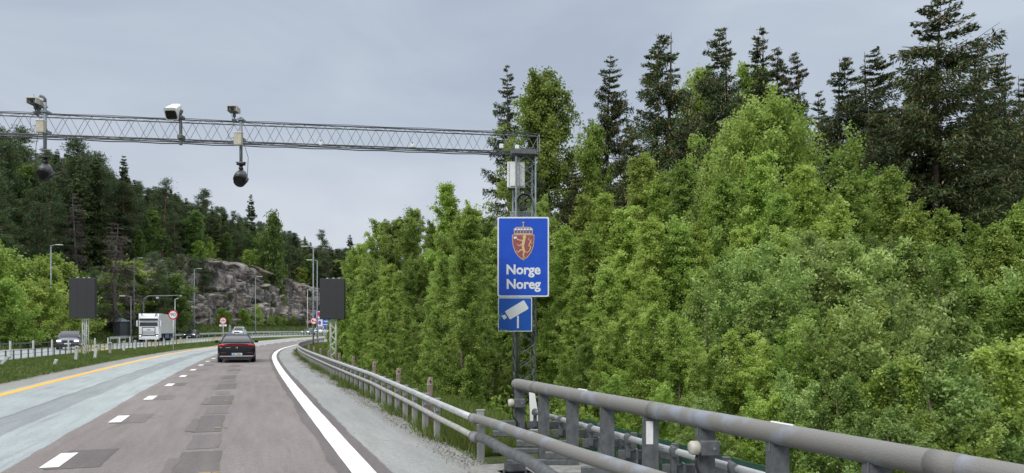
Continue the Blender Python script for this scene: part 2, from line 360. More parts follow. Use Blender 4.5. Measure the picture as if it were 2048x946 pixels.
def road_mat(name, zones, streak=True):
    """zones: list of (lateral limit, colour) from left to right, blended at slightly ragged limits"""
    m = bpy.data.materials.new(name); m.use_nodes = True; t = m.node_tree; p = t.nodes['Principled BSDF']; p.inputs['Roughness'].default_value = .78; p.inputs['Specular IOR Level'].default_value = .35
    L = t.links.new
    uv = t.nodes.new('ShaderNodeUVMap'); sp = t.nodes.new('ShaderNodeSeparateXYZ'); L(uv.outputs[0], sp.inputs[0])
    def noise_(scale, sx=1, sy=1, d=5, dist=0):
        mpn = t.nodes.new('ShaderNodeMapping'); mpn.inputs['Scale'].default_value = (sx, sy, 1); L(uv.outputs[0], mpn.inputs[0])
        n = t.nodes.new('ShaderNodeTexNoise'); n.inputs['Scale'].default_value = scale; n.inputs['Detail'].default_value = d; n.inputs['Distortion'].default_value = dist; L(mpn.outputs[0], n.inputs[0]); return n.outputs[0]
    def mr(o, a, b, c=0, d=1): r = t.nodes.new('ShaderNodeMapRange'); r.inputs[1].default_value = a; r.inputs[2].default_value = b; r.inputs[3].default_value = c; r.inputs[4].default_value = d; L(o, r.inputs[0]); return r.outputs[0]
    def ma(op, a, b):
        n = t.nodes.new('ShaderNodeMath'); n.operation = op
        for i, x in ((0, a), (1, b)):
            if isinstance(x, (int, float)): n.inputs[i].default_value = x
            else: L(x, n.inputs[i])
        return n.outputs[0]
    def mix(f, a, b, bt='MIX'):
        n = t.nodes.new('ShaderNodeMixRGB'); n.blend_type = bt
        for i, x in ((0, f), (1, a), (2, b)):
            if isinstance(x, (int, float)): n.inputs[i].default_value = x
            elif isinstance(x, tuple): n.inputs[i].default_value = (*x, 1)
            else: L(x, n.inputs[i])
        return n.outputs[0]
    edge = mr(noise_(1.3, 1, .35, 7), .3, .7, -.045, .045)
    lat = ma('ADD', sp.outputs[0], edge)
    c = zones[0][1]
    for lim, colr in zones[1:]:
        c = mix(mr(lat, lim - .015, lim + .015), c, colr)
    big = noise_(.35, 1, .35, 4); c = mix(1, c, mix(mr(big, .3, .7), (.86, .86, .87), (1.12, 1.12, 1.1)), 'MULTIPLY')
    st = noise_(5, 1, .09, 5); c = mix(1, c, mix(mr(st, .3, .7), (.88, .88, .88), (1.1, 1.1, 1.1)), 'MULTIPLY')
    fine = noise_(55, 1, .8, 6); c = mix(1, c, mix(mr(fine, .25, .75), (.66, .66, .66), (1.34, 1.34, 1.34)), 'MULTIPLY')
    mid_ = noise_(14, 1, .7, 6); c = mix(1, c, mix(mr(mid_, .3, .7), (.90, .90, .90), (1.1, 1.1, 1.1)), 'MULTIPLY')
    # tyre scuffs: long thin dark marks
    sk = mr(noise_(2.6, 1, .11, 3, .6), .66, .74); c = mix(ma('MULTIPLY', sk, .30), c, (.07, .068, .068))
    # thin cracks
    vo = t.nodes.new('ShaderNodeTexVoronoi'); vo.feature = 'DISTANCE_TO_EDGE'; mv = t.nodes.new('ShaderNodeMapping'); mv.inputs['Scale'].default_value = (.16, .16, 1); L(uv.outputs[0], mv.inputs[0])
    nd = t.nodes.new('ShaderNodeTexNoise'); nd.inputs['Scale'].default_value = 1.2; nd.inputs['Detail'].default_value = 5; L(uv.outputs[0], nd.inputs[0])
    va = t.nodes.new('ShaderNodeVectorMath'); va.operation = 'MULTIPLY_ADD'; va.inputs[1].default_value = (.2, .2, 0); L(nd.outputs['Color'], va.inputs[0]); L(mv.outputs[0], va.inputs[2]); L(va.outputs[0], vo.inputs['Vector'])
    cr = ma('MULTIPLY', mr(vo.outputs['Distance'], .0035, .0, 0, 1), mr(noise_(.5), .5, .6)); c = mix(ma('MULTIPLY', cr, .6), c, (.04, .04, .042))
    L(c, p.inputs['Base Color'])
    bp = t.nodes.new('ShaderNodeBump'); bp.inputs['Strength'].default_value = .35; bp.inputs['Distance'].default_value = .006; L(fine, bp.inputs['Height']); L(bp.outputs[0], p.inputs['Normal'])
    return m
BROWN = (.196, .172, .166); SEAM = (.125, .11, .11); LIGHT = (.315, .352, .36); MIDG = (.235, .26, .267); SHOULD = (.25, .26, .255)
rm = road_mat('road_asphalt', [(-9, (.25, .25, .235)), (-7.55, LIGHT), (-5.62, (.15, .16, .165)), (-5.57, MIDG), (-4.85, LIGHT), (-3.92, BROWN), (-.22, SEAM), (.40, SHOULD), (1.25, (.235, .235, .225))])
ribbon('road', rm, -38, 330, -8.35, 1.55, 0, 1.0, 12)
om = road_mat('opposite_road_asphalt', [(-30, (.25, .26, .26)), (-22.6, (.30, .325, .33)), (-15.2, (.24, .24, .23))])
ribbon('road', om, -10, 330, -23.2, -14.5, 0, 1.0, 8)
LINEW = mat('road_line_white', (.76, .77, .74), .7, c2=(.60, .61, .58), scale=2.5, detail=10, bump=.2, lo=.45, hi=.75)
LINEY = mat('road_line_yellow', (.80, .42, .05), .7, c2=(.62, .33, .06), scale=3.0, detail=10, bump=.2, lo=.45, hi=.75)
ribbon('edge_line', LINEW, -38, 330, -.05, .225, .004, .5, wob=.004)
ribbon('median_line', LINEY, -38, 330, -7.38, -7.10, .004, .5, wob=.006)
ribbon('edge_line', LINEW, -10, 330, -22.1, -21.85, .004, 1.0)
PATCH = road_mat('asphalt_patch', [(-99, (.130, .114, .111)), (99, BROWN)]); PATCH2 = road_mat('asphalt_patch_worn', [(-99, (.160, .139, .138)), (99, BROWN)])
# lane dashes: first one nine metres ahead
for k in range(-3, 60):
    s0 = 10.85 + 4.78 * k
    ribbon('lane_dash', LINEW, s0, s0 + 1.15, -3.56, -3.35, .008, .6)
    if -2 < k < 30:
        rr = random.Random(k + 5); ribbon('road_patch', PATCH2 if k % 3 else PATCH, s0 - rr.uniform(.02, .2), s0 + 1.2 + rr.uniform(.05, .25), -3.50, -2.92 + rr.uniform(-.1, .06), .004, .4, wob=.02, seed=k)
# mended squares along the middle of the lane
def s_of(Z): return float(np.interp(Z, EY, SS))
for i, (za, zb, dk, w_) in enumerate([(5.2, 7.9, 1, .5), (8.35, 10.3, 1, .48), (10.55, 12.0, 0, .40), (12.3, 14.75, 1, .46), (15.0, 16.5, 0, .40), (16.9, 19.2, 1, .5), (19.6, 20.7, 0, .38), (21.4, 23.7, 1, .5), (24.2, 25.3, 0, .4), (26, 28.2, 1, .46), (29.2, 30.2, 0, .4), (31, 33, 1, .45), (35, 37, 1, .45)]):
    ribbon('road_patch', PATCH if dk else PATCH2, s_of(za + .6), s_of(zb + .6), -1.80 - w_ / 2, -1.80 + w_ / 2 + (.04 if i % 3 else -.03), .004, .35, wob=.022, seed=i + 40)
    if dk: ribbon('road_patch', PATCH2, s_of(za + .6) + .12, s_of(zb + .6) - .5, -1.80 - w_ / 2 - .12, -1.80 - w_ / 2 + .02, .0065, .35, wob=.03, seed=i + 80)
YP = mat('yellow_survey_paint', (.40, .28, .08), .8, c2=(.24, .19, .11), scale=40)
for z_ in (8.6, 12.7, 17.6): 
    s0 = s_of(z_ + .6); ribbon('survey_mark', YP, s0, s0 + .1, -1.72, -1.60, .011, .05, wob=.008, seed=int(z_)); ribbon('survey_mark', YP, s0 + .02, s0 + .09, -1.57, -1.50, .011, .035, wob=.008, seed=int(z_))

# ------------------------------------------------------------ rock cutting behind the far carriageway
def cliff():
    S = np.linspace(104, 236, 300); T = np.linspace(0, 1, 84); V = []
    for a in S:
        h = float(CLIFFH(a)) * sst(104, 110, a) + .6
        base = float(PROF(a)) + 1.5
        for t_ in T:
            if t_ < .72: q = t_ / .72; z = base + h * (q ** .9); l = -29.8 - 4.2 * q - 1.1 * q * q
            else: q = (t_ - .72) / .28; z = base + h + .40 * 8 * q - .5 * q; l = -35.1 - 8 * q
            x, y = sl(a, l); p = Vector((float(x), float(y), z))
            f = math.sin(min(1, t_ / .08) * math.pi / 2) * (1 if t_ < .72 else 1 - q * .8)
            d = mnoise.noise(Vector((a * .07, z * .1, 3))) * 2.4
            for k_, (fu, fz, am, tl_) in enumerate(((.13, .17, 1.5, 1.3), (.36, .42, .62, .75), (.95, 1.0, .22, .35))):
                wq = mnoise.noise_vector(p * .22) * .35; u2 = Vector((a * fu + z * fu * .7 + wq.x, z * fz - a * fu * .25 + wq.y, k_ * 7.3)); ds_, pt_ = mnoise.voronoi(u2); c0 = pt_[0]
                h1 = (math.sin(c0.x * 127.1 + c0.y * 311.7) * 43758.5) % 1.0; h2 = (math.sin(c0.x * 269.5 + c0.y * 183.3) * 24634.6) % 1.0
                d += am * (h1 - .5) * 2 + tl_ * ((u2.x - c0.x) * (h2 - .5) * 3.2 + (u2.y - c0.y) * (1.2 - h1) * 1.4) - (.35 * am if ds_[1] - ds_[0] < .05 else 0)
            d *= f; st = 0
            dx, dy = sl(a, l + d + st); V.append((float(dx), float(dy), z + mnoise.noise(p * .4) * .8 * f + abs(mnoise.noise(p * .17)) * 1.6 * f * t_))
    n = len(T); i_ = np.arange(len(S) * n).reshape(len(S), n)
    Q = np.stack([i_[:-1, :-1], i_[:-1, 1:], i_[1:, 1:], i_[1:, :-1]], -1).reshape(-1, 4)
    m = bpy.data.materials.new('gneiss_rock'); m.use_nodes = True; t = m.node_tree; p = t.nodes['Principled BSDF']; p.inputs['Roughness'].default_value = .85
    tc_ = t.nodes.new('ShaderNodeTexCoord'); L = t.links.new
    def nn(sx, sy, sz, sc_, d=8):
        mp_ = t.nodes.new('ShaderNodeMapping'); mp_.inputs['Scale'].default_value = (sx, sy, sz); mp_.inputs['Rotation'].default_value = (.5, .3, 0); L(tc_.outputs['Object'], mp_.inputs[0])
        x = t.nodes.new('ShaderNodeTexNoise'); x.inputs['Scale'].default_value = sc_; x.inputs['Detail'].default_value = d; x.inputs['Roughness'].default_value = .65; L(mp_.outputs[0], x.inputs[0]); return x.outputs[0]
    rp = t.nodes.new('ShaderNodeValToRGB'); el = rp.color_ramp.elements; el[0].position = .3; el[0].color = (.045, .042, .040, 1); el[1].position = .74; el[1].color = (.58, .55, .51, 1)
    for q, c in ((.42, (.14, .13, .125, 1)), (.52, (.30, .27, .245, 1)), (.62, (.44, .385, .33, 1))): x = el.new(q); x.color = c
    L(nn(1.3, 1.3, .5, .75), rp.inputs[0])
    mi = t.nodes.new('ShaderNodeMixRGB'); mr_ = t.nodes.new('ShaderNodeMapRange'); mr_.inputs[1].default_value = .56; mr_.inputs[2].default_value = .68; L(nn(1, 1, 1, .22), mr_.inputs[0]); L(mr_.outputs[0], mi.inputs[0]); L(rp.outputs[0], mi.inputs[1]); mi.inputs[2].default_value = (.25, .19, .135, 1)
    m3 = t.nodes.new('ShaderNodeMixRGB'); mr3 = t.nodes.new('ShaderNodeMapRange'); mr3.inputs[1].default_value = .55; mr3.inputs[2].default_value = .62; L(nn(1, 1, 1, .35), mr3.inputs[0]); L(mr3.outputs[0], m3.inputs[0]); L(mi.outputs[0], m3.inputs[1]); m3.inputs[2].default_value = (.04, .055, .02, 1)
    L(m3.outputs[0], p.inputs['Base Color'])
    bp = t.nodes.new('ShaderNodeBump'); bp.inputs['Strength'].default_value = 1; bp.inputs['Distance'].default_value = .5; L(nn(1, 1, .4, 1.6, 10), bp.inputs['Height']); L(bp.outputs[0], p.inputs['Normal'])
    me = raw_mesh('rock_face', np.array(V), Q, m); o = bpy.data.objects.new('rock_face', me); col.objects.link(o); tag(o, kind='structure')
cliff()
# ------------------------------------------------------------ trees
L_BIRCH = leaf_mat('birch_leaves', [(.125, .19, .032), (.215, .315, .055), (.315, .435, .095), (.44, .55, .17)], .46, hue=.010, val=.25)
L_YOUNG = leaf_mat('young_birch_leaves', [(.145, .22, .038), (.255, .37, .064), (.365, .49, .11), (.50, .60, .19)], .48, hue=.012, val=.25)
L_WILLOW = leaf_mat('willow_leaves', [(.115, .18, .040), (.215, .315, .072), (.32, .44, .125), (.47, .57, .22)], .42, hue=.010, val=.2)
L_HILL = leaf_mat('hill_leaves', [(.055, .095, .022), (.10, .165, .035), (.155, .235, .052), (.22, .30, .085)], .42, hue=.012, val=.25)
L_SPRUCE = leaf_mat('spruce_needles', [(.030, .050, .016), (.060, .088, .028), (.105, .135, .042), (.27, .19, .10)], .22, hue=.012)
L_PINE = leaf_mat('pine_needles', [(.034, .058, .022), (.062, .10, .037), (.10, .145, .056), (.14, .18, .075)], .22, hue=.012)
L_DEAD = leaf_mat('dead_twigs', [(.10, .085, .075), (.15, .13, .115), (.19, .17, .15)], .1, hue=.005)

def trunk_mb(H, r, lean, rng, n=9, k=8):
    pts = []; rr = []
    ph = rng.uniform(0, 6)
    for i in range(n):
        t = i / (n - 1); pts.append((lean[0] * t + .02 * H * math.sin(t * 4 + ph) * t, lean[1] * t + .02 * H * math.cos(t * 3.3 + ph) * t, H * t - (.3 if i == 0 else 0))); rr.append(r * (1 - t) ** .8 + .012)
    mb = MB(); mb.path(pts, rr, k); return mb, pts

def deciduous(kind, seed, H, Rd, nclump, per, leaf, env, sig=.42, bark=BIRCHB, lm=None, aspect=.7, stems=1, low=.12, rt=None, squash=.8, droop=.45):
    rng = np.random.default_rng(seed); mb = MB(); tp_all = []
    for st in range(stems):
        a = rng.uniform(0, 6.28); le = (Rd * .5 * math.cos(a), Rd * .5 * math.sin(a)) if stems > 1 else (rng.uniform(-.04, .04) * H, rng.uniform(-.04, .04) * H)
        m_, pts = trunk_mb(H * (.93 if st == 0 else rng.uniform(.65, .9)), rt or H * .010 + .02, le, rng); mb.add(m_.v, m_.f); tp_all.append(pts)
    P, A, Tn = [], [], []; nb = max(12, nclump // 6)
    for b_ in range(nb):
        t = low + (.97 - low) * ((b_ + rng.uniform()) / nb) ** .95; az = b_ * 2.4 + rng.uniform(-.5, .5)
        lump = 1 + .18 * math.sin(az * 2 + seed + t * 7) + .10 * math.sin(az * 3 - t * 11 + seed)
        Lb = max(.12, Rd * env(t) * rng.uniform(.40, 1.25) * lump); rise = Lb * rng.uniform(.45, 1.1) * (1 if stems < 2 else .8)
        pts = tp_all[b_ % stems]; kf = max(0, min(7.99, (t - rise / H) * 8)); k = int(kf); o_ = Vector(pts[k]).lerp(Vector(pts[k + 1]), kf - k)
        tip = Vector((o_.x + Lb * math.cos(az), o_.y + Lb * math.sin(az), t * H)); mid = o_.lerp(tip, .5) + Vector((0, 0, -.08 * Lb))
        rb = .008 + .004 * H * (1 - t) * .5; mb.path([o_, mid, tip], [rb, rb * .6, .005], 4, caps=False)
        tb = rng.uniform(.15, .72); bd = (tip - o_).normalized(); ntw = 14; m_t = max(8, int(per * 6 / ntw))
        for c in range(ntw):
            u = rng.uniform(.12, 1.0) if c else 1.0; cc = np.array(o_.lerp(mid, u * 2) if u < .5 else mid.lerp(tip, u * 2 - 1))
            dv = np.array(bd) * .9 + rng.normal(0, .55, 3) + (0, 0, .12 if stems == 1 else .45); dv /= np.linalg.norm(dv); tl_ = sig * rng.uniform(1.2, 3.6) * (1.1 - .3 * u)
            n = int(m_t * rng.uniform(.4, 1.5)); w_ = rng.uniform(0, 1, (n, 1)) ** .8; q = cc + dv * tl_ * w_; q[:, 2] -= (w_[:, 0] ** 2) * tl_ * droop; q += rng.normal(0, 1, (n, 3)) * (sig * .36 * (1.2 - .4 * w_))
            P.append(q); Tn.append(np.clip(rng.normal(tb + .25 * (w_[:, 0] - .5) + rng.normal(0, .08), .17, n), 0, 1))
    for b_ in range(5):
        n = per; q = rng.normal(size=(n, 3)) * (sig * .35, sig * .35, sig * .9); tp = tp_all[b_ % stems][8 if b_ < 3 else 7]; P.append(q + (tp[0], tp[1], tp[2] - .1 - .02 * H * b_)); Tn.append(np.clip(rng.normal(.6, .15, n), 0, 1))
    P = np.concatenate(P); Tn = np.concatenate(Tn); ok = (P[:, 2] > .02 * H) ; P, Tn = P[ok], Tn[ok]
    V, Q = leaves(P, leaf, rng, axis=np.array([0, 0, -.35]), aspect=aspect, up=.35)
    return mb, raw_mesh(kind + '_crown', V, Q, lm, Tn), bark

def spruce(seed, H, Rd, dens=1.0, tw=.30, cones=True, sparse=0, low=.06, dead=False):
    rng = np.random.default_rng(seed); mb, pts = trunk_mb(H, H * .011 + .03, (rng.uniform(-.01, .01) * H, 0), rng, 8, 7)
    P, A, Tn, Sz = [], [], [], []
    z = H * .997; i = 0
    while z > H * low:
        t = 1 - z / H; nb = 4 + int(rng.uniform(0, 3)); Lr = Rd * (t ** .58) * (1 - .12 * t) * (1 + .15 * math.sin(i * 1.7 + seed)) + .10
        for b in range(nb):
            if rng.uniform() < sparse * (1.2 - t * .7): continue
            az = rng.uniform(0, 6.283); Lb = Lr * rng.uniform(.5, 1.15) * (1 + .16 * math.sin(az * 2 + seed)); dr = .55 - 1.3 * min(1, t * 2.2)
            n = max(9, int(Lb * (55 + 45 * min(1, t * 6)) * dens)); u = rng.uniform(.06, 1, n) ** .75
            sag = Lb * (dr * .38 * u + .22 * u * u * (1 if t > .15 else .3))
            lat = rng.normal(0, 1, n) * (.10 + .30 * Lb * .5 * (1 - u) * u * 2); hang = -np.abs(rng.normal(0, .05 + .085 * min(Lb, 2.5), n)) * (1 if t > .1 else .3)
            ca, sa = math.cos(az), math.sin(az); r_ = u * Lb
            P.append(np.stack([r_ * ca - lat * sa, r_ * sa + lat * ca, z + sag + hang + pts[0][2] * 0], 1))
            sgn = np.sign(lat)[:, None]; A.append(np.stack([ca * .8 - sgn[:, 0] * sa * .7, sa * .8 + sgn[:, 0] * ca * .7, np.where(hang < -.12, -.9, .15)], 1))
            tb = rng.uniform(.1, .55); tt = np.clip(rng.normal(tb, .12, n), 0, .66)
            if cones and t < .42: cm = rng.uniform(size=n) < .07 * (1 - t * 1.6); tt[cm] = 1.0; A[-1][cm] = (0, 0, -2.4)
            Tn.append(tt)
            if Lb > .5 and b % 2 == 0: mb.path([(0, 0, z), (ca * Lb * .5, sa * Lb * .5, z + Lb * (dr * .19 + .055)), (ca * Lb * .95, sa * Lb * .95, z + Lb * (dr * .36 + .2))], [.028, .018, .008], 3, caps=False)
        z -= (.20 + .14 * rng.uniform()) / (dens ** .5) * (1 + .3 * t); i += 1
    P, A, Tn = map(np.concatenate, (P, A, Tn)); V, Q = leaves(P, tw, rng, axis=A, aspect=.27 if not dead else .07, up=.2)
    return mb, raw_mesh('spruce_crown', V, Q, L_DEAD if dead else L_SPRUCE, Tn), (DEADW if dead else BARK)

def pine(seed, H, Rd, dens=1.0, tw=.28, low=.42):
    rng = np.random.default_rng(seed); mb, pts = trunk_mb(H * .96, H * .011 + .05, (rng.uniform(-.05, .05) * H, 0), rng, 9, 7)
    P, A, Tn = [], [], []
    nbr = 34
    for b in range(nbr):
        t = low + (1 - low) * (b + rng.uniform()) / nbr; env = math.sin(min(1, (1.03 - t) / (1 - low) * 1.25) * 1.35) ** .8; Lb = Rd * env * rng.uniform(.5, 1.15); az = rng.uniform(0, 6.283)
        k = min(8, int(t * 8)); o = Vector((pts[k][0], pts[k][1], t * H * .97)); rise = rng.uniform(-.05, .45) * (1 if t > .6 else .4)
        e_ = o + Vector((math.cos(az) * Lb, math.sin(az) * Lb, Lb * rise)); mb.path([o, (o + e_) / 2 + Vector((0, 0, -.1)), e_], [.05, .035, .012], 4, caps=False)
        for c in range(int(3 + Lb * 1.6)):
            u = rng.uniform(.35, 1.05); cc = o.lerp(e_, u) + Vector((rng.normal(0, .28 * Lb * .5), rng.normal(0, .28 * Lb * .5), rng.normal(.12, .13)))
            n = int(42 * dens * rng.uniform(.6, 1.3)); sg = .34 + .10 * rng.uniform(); q = rng.normal(size=(n, 3)) * (sg, sg, sg * .42)
            P.append(q + np.array(cc)); A.append(q * 1.2 + (0, 0, .55)); Tn.append(np.clip(rng.normal(rng.uniform(.2, .7), .15, n), 0, 1))
    P, A, Tn = map(np.concatenate, (P, A, Tn)); V, Q = leaves(P, tw, rng, axis=A, aspect=.22, up=.1)
    return mb, raw_mesh('pine_crown', V, Q, L_PINE, Tn), PINEB

E_OVAL = lambda t: max(.05, math.sin(min(1, max(0, (t + .02))) ** .8 * math.pi)) ** .6
E_CONE = lambda t: (min(1, (t + .12) / .42) ** .7) * (1 - t) ** .85 * 1.25 + .03
E_BUSH = lambda t: (1 - t ** 2.2) ** .55 * (.75 + .25 * min(1, t / .3))
E_COL = lambda t: (min(1, t / .3) ** .5) * (1 - t ** 3) ** .7
KINDS = {}
def reg(key, name, H, gen):
    mb, crown, bark = gen; me = bpy.data.meshes.new(name + '_trunk'); me.from_pydata(mb.v, [], mb.f); me.materials.append(bark); me.polygons.foreach_set('use_smooth', [True] * len(me.polygons))
    KINDS.setdefault(key, []).append((name, H, me, crown))
for i in range(3): reg('birch_mid', 'birch_tree', 13, deciduous('birch', 10 + i, 13, 2.35, 480, 150, .098, E_OVAL, .25, lm=L_BIRCH, low=.05))
for i in range(4): reg('young', 'young_birch_tree', 11, deciduous('young', 20 + i, 11, 1.5, 450, 150, .078, E_CONE, .19, lm=L_YOUNG, bark=TWIG if i % 2 else BIRCHB, low=.06, rt=.06))
for i in range(2): reg('birch_back', 'birch_tree', 18, deciduous('back', 30 + i, 18, 2.7, 500, 150, .135, E_OVAL, .36, lm=L_BIRCH, low=.3))
reg('birch_round', 'birch_tree', 10, deciduous('round', 35, 10, 3.1, 620, 150, .088, E_OVAL, .30, lm=L_YOUNG, low=.2))
for i in range(3): reg('willow', 'willow_bush', 7, deciduous('willow', 40 + i, 7, 1.9, 560, 135, .078, E_BUSH, .17, lm=L_WILLOW, bark=TWIG, stems=5, low=.05, aspect=.5, rt=.04))
for i in range(2): reg('near_bush', 'birch_bush', 7, deciduous('nearb', 46 + i, 7, 1.35, 480, 140, .06, E_CONE, .155, lm=L_YOUNG, bark=TWIG, stems=3, low=.05, aspect=.72, rt=.035))
for i, (rd, sp_) in enumerate(((3.6, .05), (2.9, .15), (4.2, .08), (2.6, .35))): reg('spruce', 'spruce_tree', 20, spruce(50 + i, 20, rd * 1.12, 1.2, .21, sparse=sp_))
reg('spruce_cone', 'spruce_tree', 20, spruce(60, 20, 5.2, 1.3, .20, sparse=.06))
for i in range(3): reg('pine_far', 'pine_tree', 15, pine(70 + i, 15, 2.6, 1.1, .34, low=.12 + .14 * i))
for i in range(2): reg('spruce_far', 'spruce_tree', 15, spruce(75 + i, 15, 2.3, .55, .46, cones=False))
for i in range(2): reg('birch_far', 'broadleaf_tree', 11, deciduous('far', 80 + i, 11, 2.3, 260, 50, .25, E_OVAL, .5, lm=L_HILL, low=.2))
for i in range(2): reg('bush_far', 'broadleaf_tree', 8, deciduous('bushfar', 85 + i, 8, 2.5, 230, 60, .21, E_BUSH, .45, lm=L_YOUNG, bark=TWIG, stems=2, low=.05))
reg('dead_far', 'dead_tree', 12, spruce(90, 12, 1.9, .45, .5, cones=False, sparse=.25, dead=True))

TREE_BOOK = []
def tree(key, x, y, z, H, label, cat='tree', group=None, wid=1.0, var=None, rng=random.Random(5)):
    ks = KINDS[key]; name, H0, tm, cm = ks[(var if var is not None else rng.randrange(len(ks))) % len(ks)]
    k = H / H0; wx = k * wid
    e_ = thing(name, label, cat, (x, y, z), rng.uniform(0, 6.283), group); e_.scale = (wx, wx, k)
    for nm, me in (('trunk', tm), ('crown', cm)):
        o = bpy.data.objects.new(nm, me); col.objects.link(o); o.parent = e_
    return e_
def tree_px(key, px, top, Z, label, cat='tree', group=None, wid=1.0, var=None):
    x, y, z = ga(px, Z); H = CAMH + (HY - top) * Z / F - z
    return tree(key, x, y, z, H, label, cat, group, wid, var)

# --- right-hand wood, back row (named one by one from left to right)
BK = [('spruce', 1015, 132, 50, 'thin ragged spruce rising behind the gantry tower, left of the tall birch', .75, 3),
      ('birch_back', 1092, 133, 46, 'tall fresh green birch right behind the gantry tower', 1.0, 0),
      ('birch_back', 1178, 235, 45, 'brownish green birch between the tall birch and the narrow spruce', .75, 1),
      ('spruce', 1220, 113, 48, 'narrow pointed spruce with brown cones, alone above the birches', .8, 1),
      ('spruce', 1325, 72, 45, 'broad dark spruce with long upswept arms, left of the pale birch tops', 1.05, 2),
      ('birch_back', 1398, 128, 54, 'pale green birch top showing behind two dark spruces', .85, 0),
      ('spruce', 1440, 57, 47, 'dark spruce with a slim tiered tip, left one of the close pair', .85, 0),
      ('birch_back', 1488, 120, 56, 'grey green birch top between the pair of tall spruces', .8, 1),
      ('spruce', 1520, 56, 51, 'slender spruce top with cones, right one of the close pair', .85, 3),
      ('spruce', 1552, 98, 50, 'spruce with a short double tip beside the slender spruce', .8, 1),
      ('spruce', 1588, 106, 48, 'short pointed spruce above the rounded bright birch', .7, 0),
      ('spruce', 1640, 182, 52, 'small low spruce tip in the gap of the skyline', .7, 1),
      ('spruce', 1692, 118, 43, 'brown tinged spruce, left of a rounded twin', .95, 0),
      ('spruce', 1748, 98, 45, 'dark rounded spruce between the brown tinged one and the tallest', .9, 2),
      ('spruce_cone', 1880, -4, 39, 'tallest spruce of all, wide and loaded with brown cones', 1.12, 0),
      ('spruce', 1955, 78, 42, 'thin spruce with many hanging cones just right of the tallest', .8, 3),
      ('spruce', 1998, 108, 41, 'very dark spruce near the right edge of the view', .85, 0),
      ('spruce', 2056, 146, 42, 'spruce cut off by the right edge of the view', .9, 2),
      ('spruce', 2130, 120, 43, 'dark spruce just beyond the right edge of the view', .9, 1)]
for k_e, px, top, Z, lb, wd, vr in BK: tree_px(k_e, px, top, Z, lb, group='tall trees at the back of the right hand wood', wid=wd, var=vr)
tree_px('birch_round', 1560, 186, 36, 'large rounded bright birch standing in front of the dark spruces', wid=1.05)
tree_px('birch_round', 1500, 232, 35, 'lower left shoulder birch of the bright rounded pair', wid=.8)
rr = random.Random(77)
for px, top in ((1060, 300), (1150, 330), (1265, 250), (1370, 240), (1430, 270), (1660, 270), (1720, 300), (1810, 270), (1870, 240), (1930, 300), (2010, 260), (1300, 330), (1760, 210), (1830, 160), (1960, 220), (2080, 230)):
    tree_px('spruce', px + rr.uniform(-8, 8), top, rr.uniform(37, 44), 'dark spruce filling the wood below the tall spruces', group='filling spruces of the right hand wood', wid=.85)
# --- middle rows of young birches
G2 = 'young birches in the right hand wood'
MD = [(1100, 385, 30), (1165, 380, 29), (1215, 372, 28), (1285, 290, 27), (1325, 345, 26), (1372, 305, 25), (1410, 370, 25), (1452, 335, 24), (1518, 290, 24), (1560, 370, 22), (1612, 312, 24), (1660, 385, 22), (1705, 335, 24), (1745, 330, 26), (1790, 318, 24), (1835, 400, 21), (1890, 400, 21), (1990, 430, 19), (2040, 400, 20), (1940, 440, 22), (2090, 420, 19)]
for i, (px, top, Z) in enumerate(MD): tree_px('young', px, top, Z, 'slim pointed young birch in the middle of the right hand wood', group=G2, wid=1.1)
for px, top, Z in ((1060, 400, 26), (1135, 440, 24), (1180, 450, 23), (1250, 400, 22), (1300, 420, 20), (1350, 430, 20), (1400, 440, 20), (1230, 520, 19), (1310, 540, 17.5), (1110, 520, 26), (1160, 560, 21), (1060, 560, 27), (1480, 440, 20), (1540, 450, 18), (1385, 530, 16.5), (1450, 520, 17)):
    tree_px('young', px, top, Z, 'slim young birch near the front of the right hand wood', group='front birches of the right hand wood', wid=1.2)
# --- the wall of birches along the guard rail
WL = [(700, 505, 76), (728, 480, 70), (762, 432, 64), (795, 425, 60), (822, 405, 56), (860, 440, 52), (897, 354, 50), (930, 415, 46), (965, 425, 42), (1005, 440, 37), (1040, 470, 33),
      (705, 560, 66), (738, 530, 59), (780, 520, 52), (830, 510, 46), (880, 500, 41), (925, 500, 36), (975, 520, 31), (1020, 540, 29),
      (760, 600, 50), (800, 600, 44), (850, 590, 38), (900, 600, 33), (950, 610, 28.5), (1000, 620, 27), (1060, 640, 26), (1120, 640, 25.5), (1180, 660, 17.5), (735, 620, 54), (690, 610, 68), (870, 650, 33), (815, 660, 40), (985, 690, 25)]
for i, (px, top, Z) in enumerate(WL):
    if px == 897: tree_px('young', px, top, Z, 'tallest pointed birch standing out of the birch wall left of the tower', wid=1.15)
    elif px == 822: tree_px('birch_mid', px, top, Z, 'broad domed birch in the birch wall right of the right black screen', wid=.9)
    else: tree_px('birch_mid' if i % 5 else 'young', px, top, Z, 'green birch in the dense wall of birches beside the guard rail', group='birches along the guard rail', wid=1.12 if i % 3 else 1.2)
rr = random.Random(8); s0 = 14.5
while s0 < 78:
    l0 = rr.uniform(4.3, 5.6); x, y = map(float, sl(s0, l0)); px = CX + F * x / y; s0 += rr.uniform(1.5, 2.6) * (1 + s0 / 60)
    if 965 < px < 1115: continue
    tree('young', x, y, gz(x, y) - .1, rr.uniform(3.6, 5.8), 'small low birch growing right behind the guard rail', group='low birches right behind the guard rail', wid=1.25)
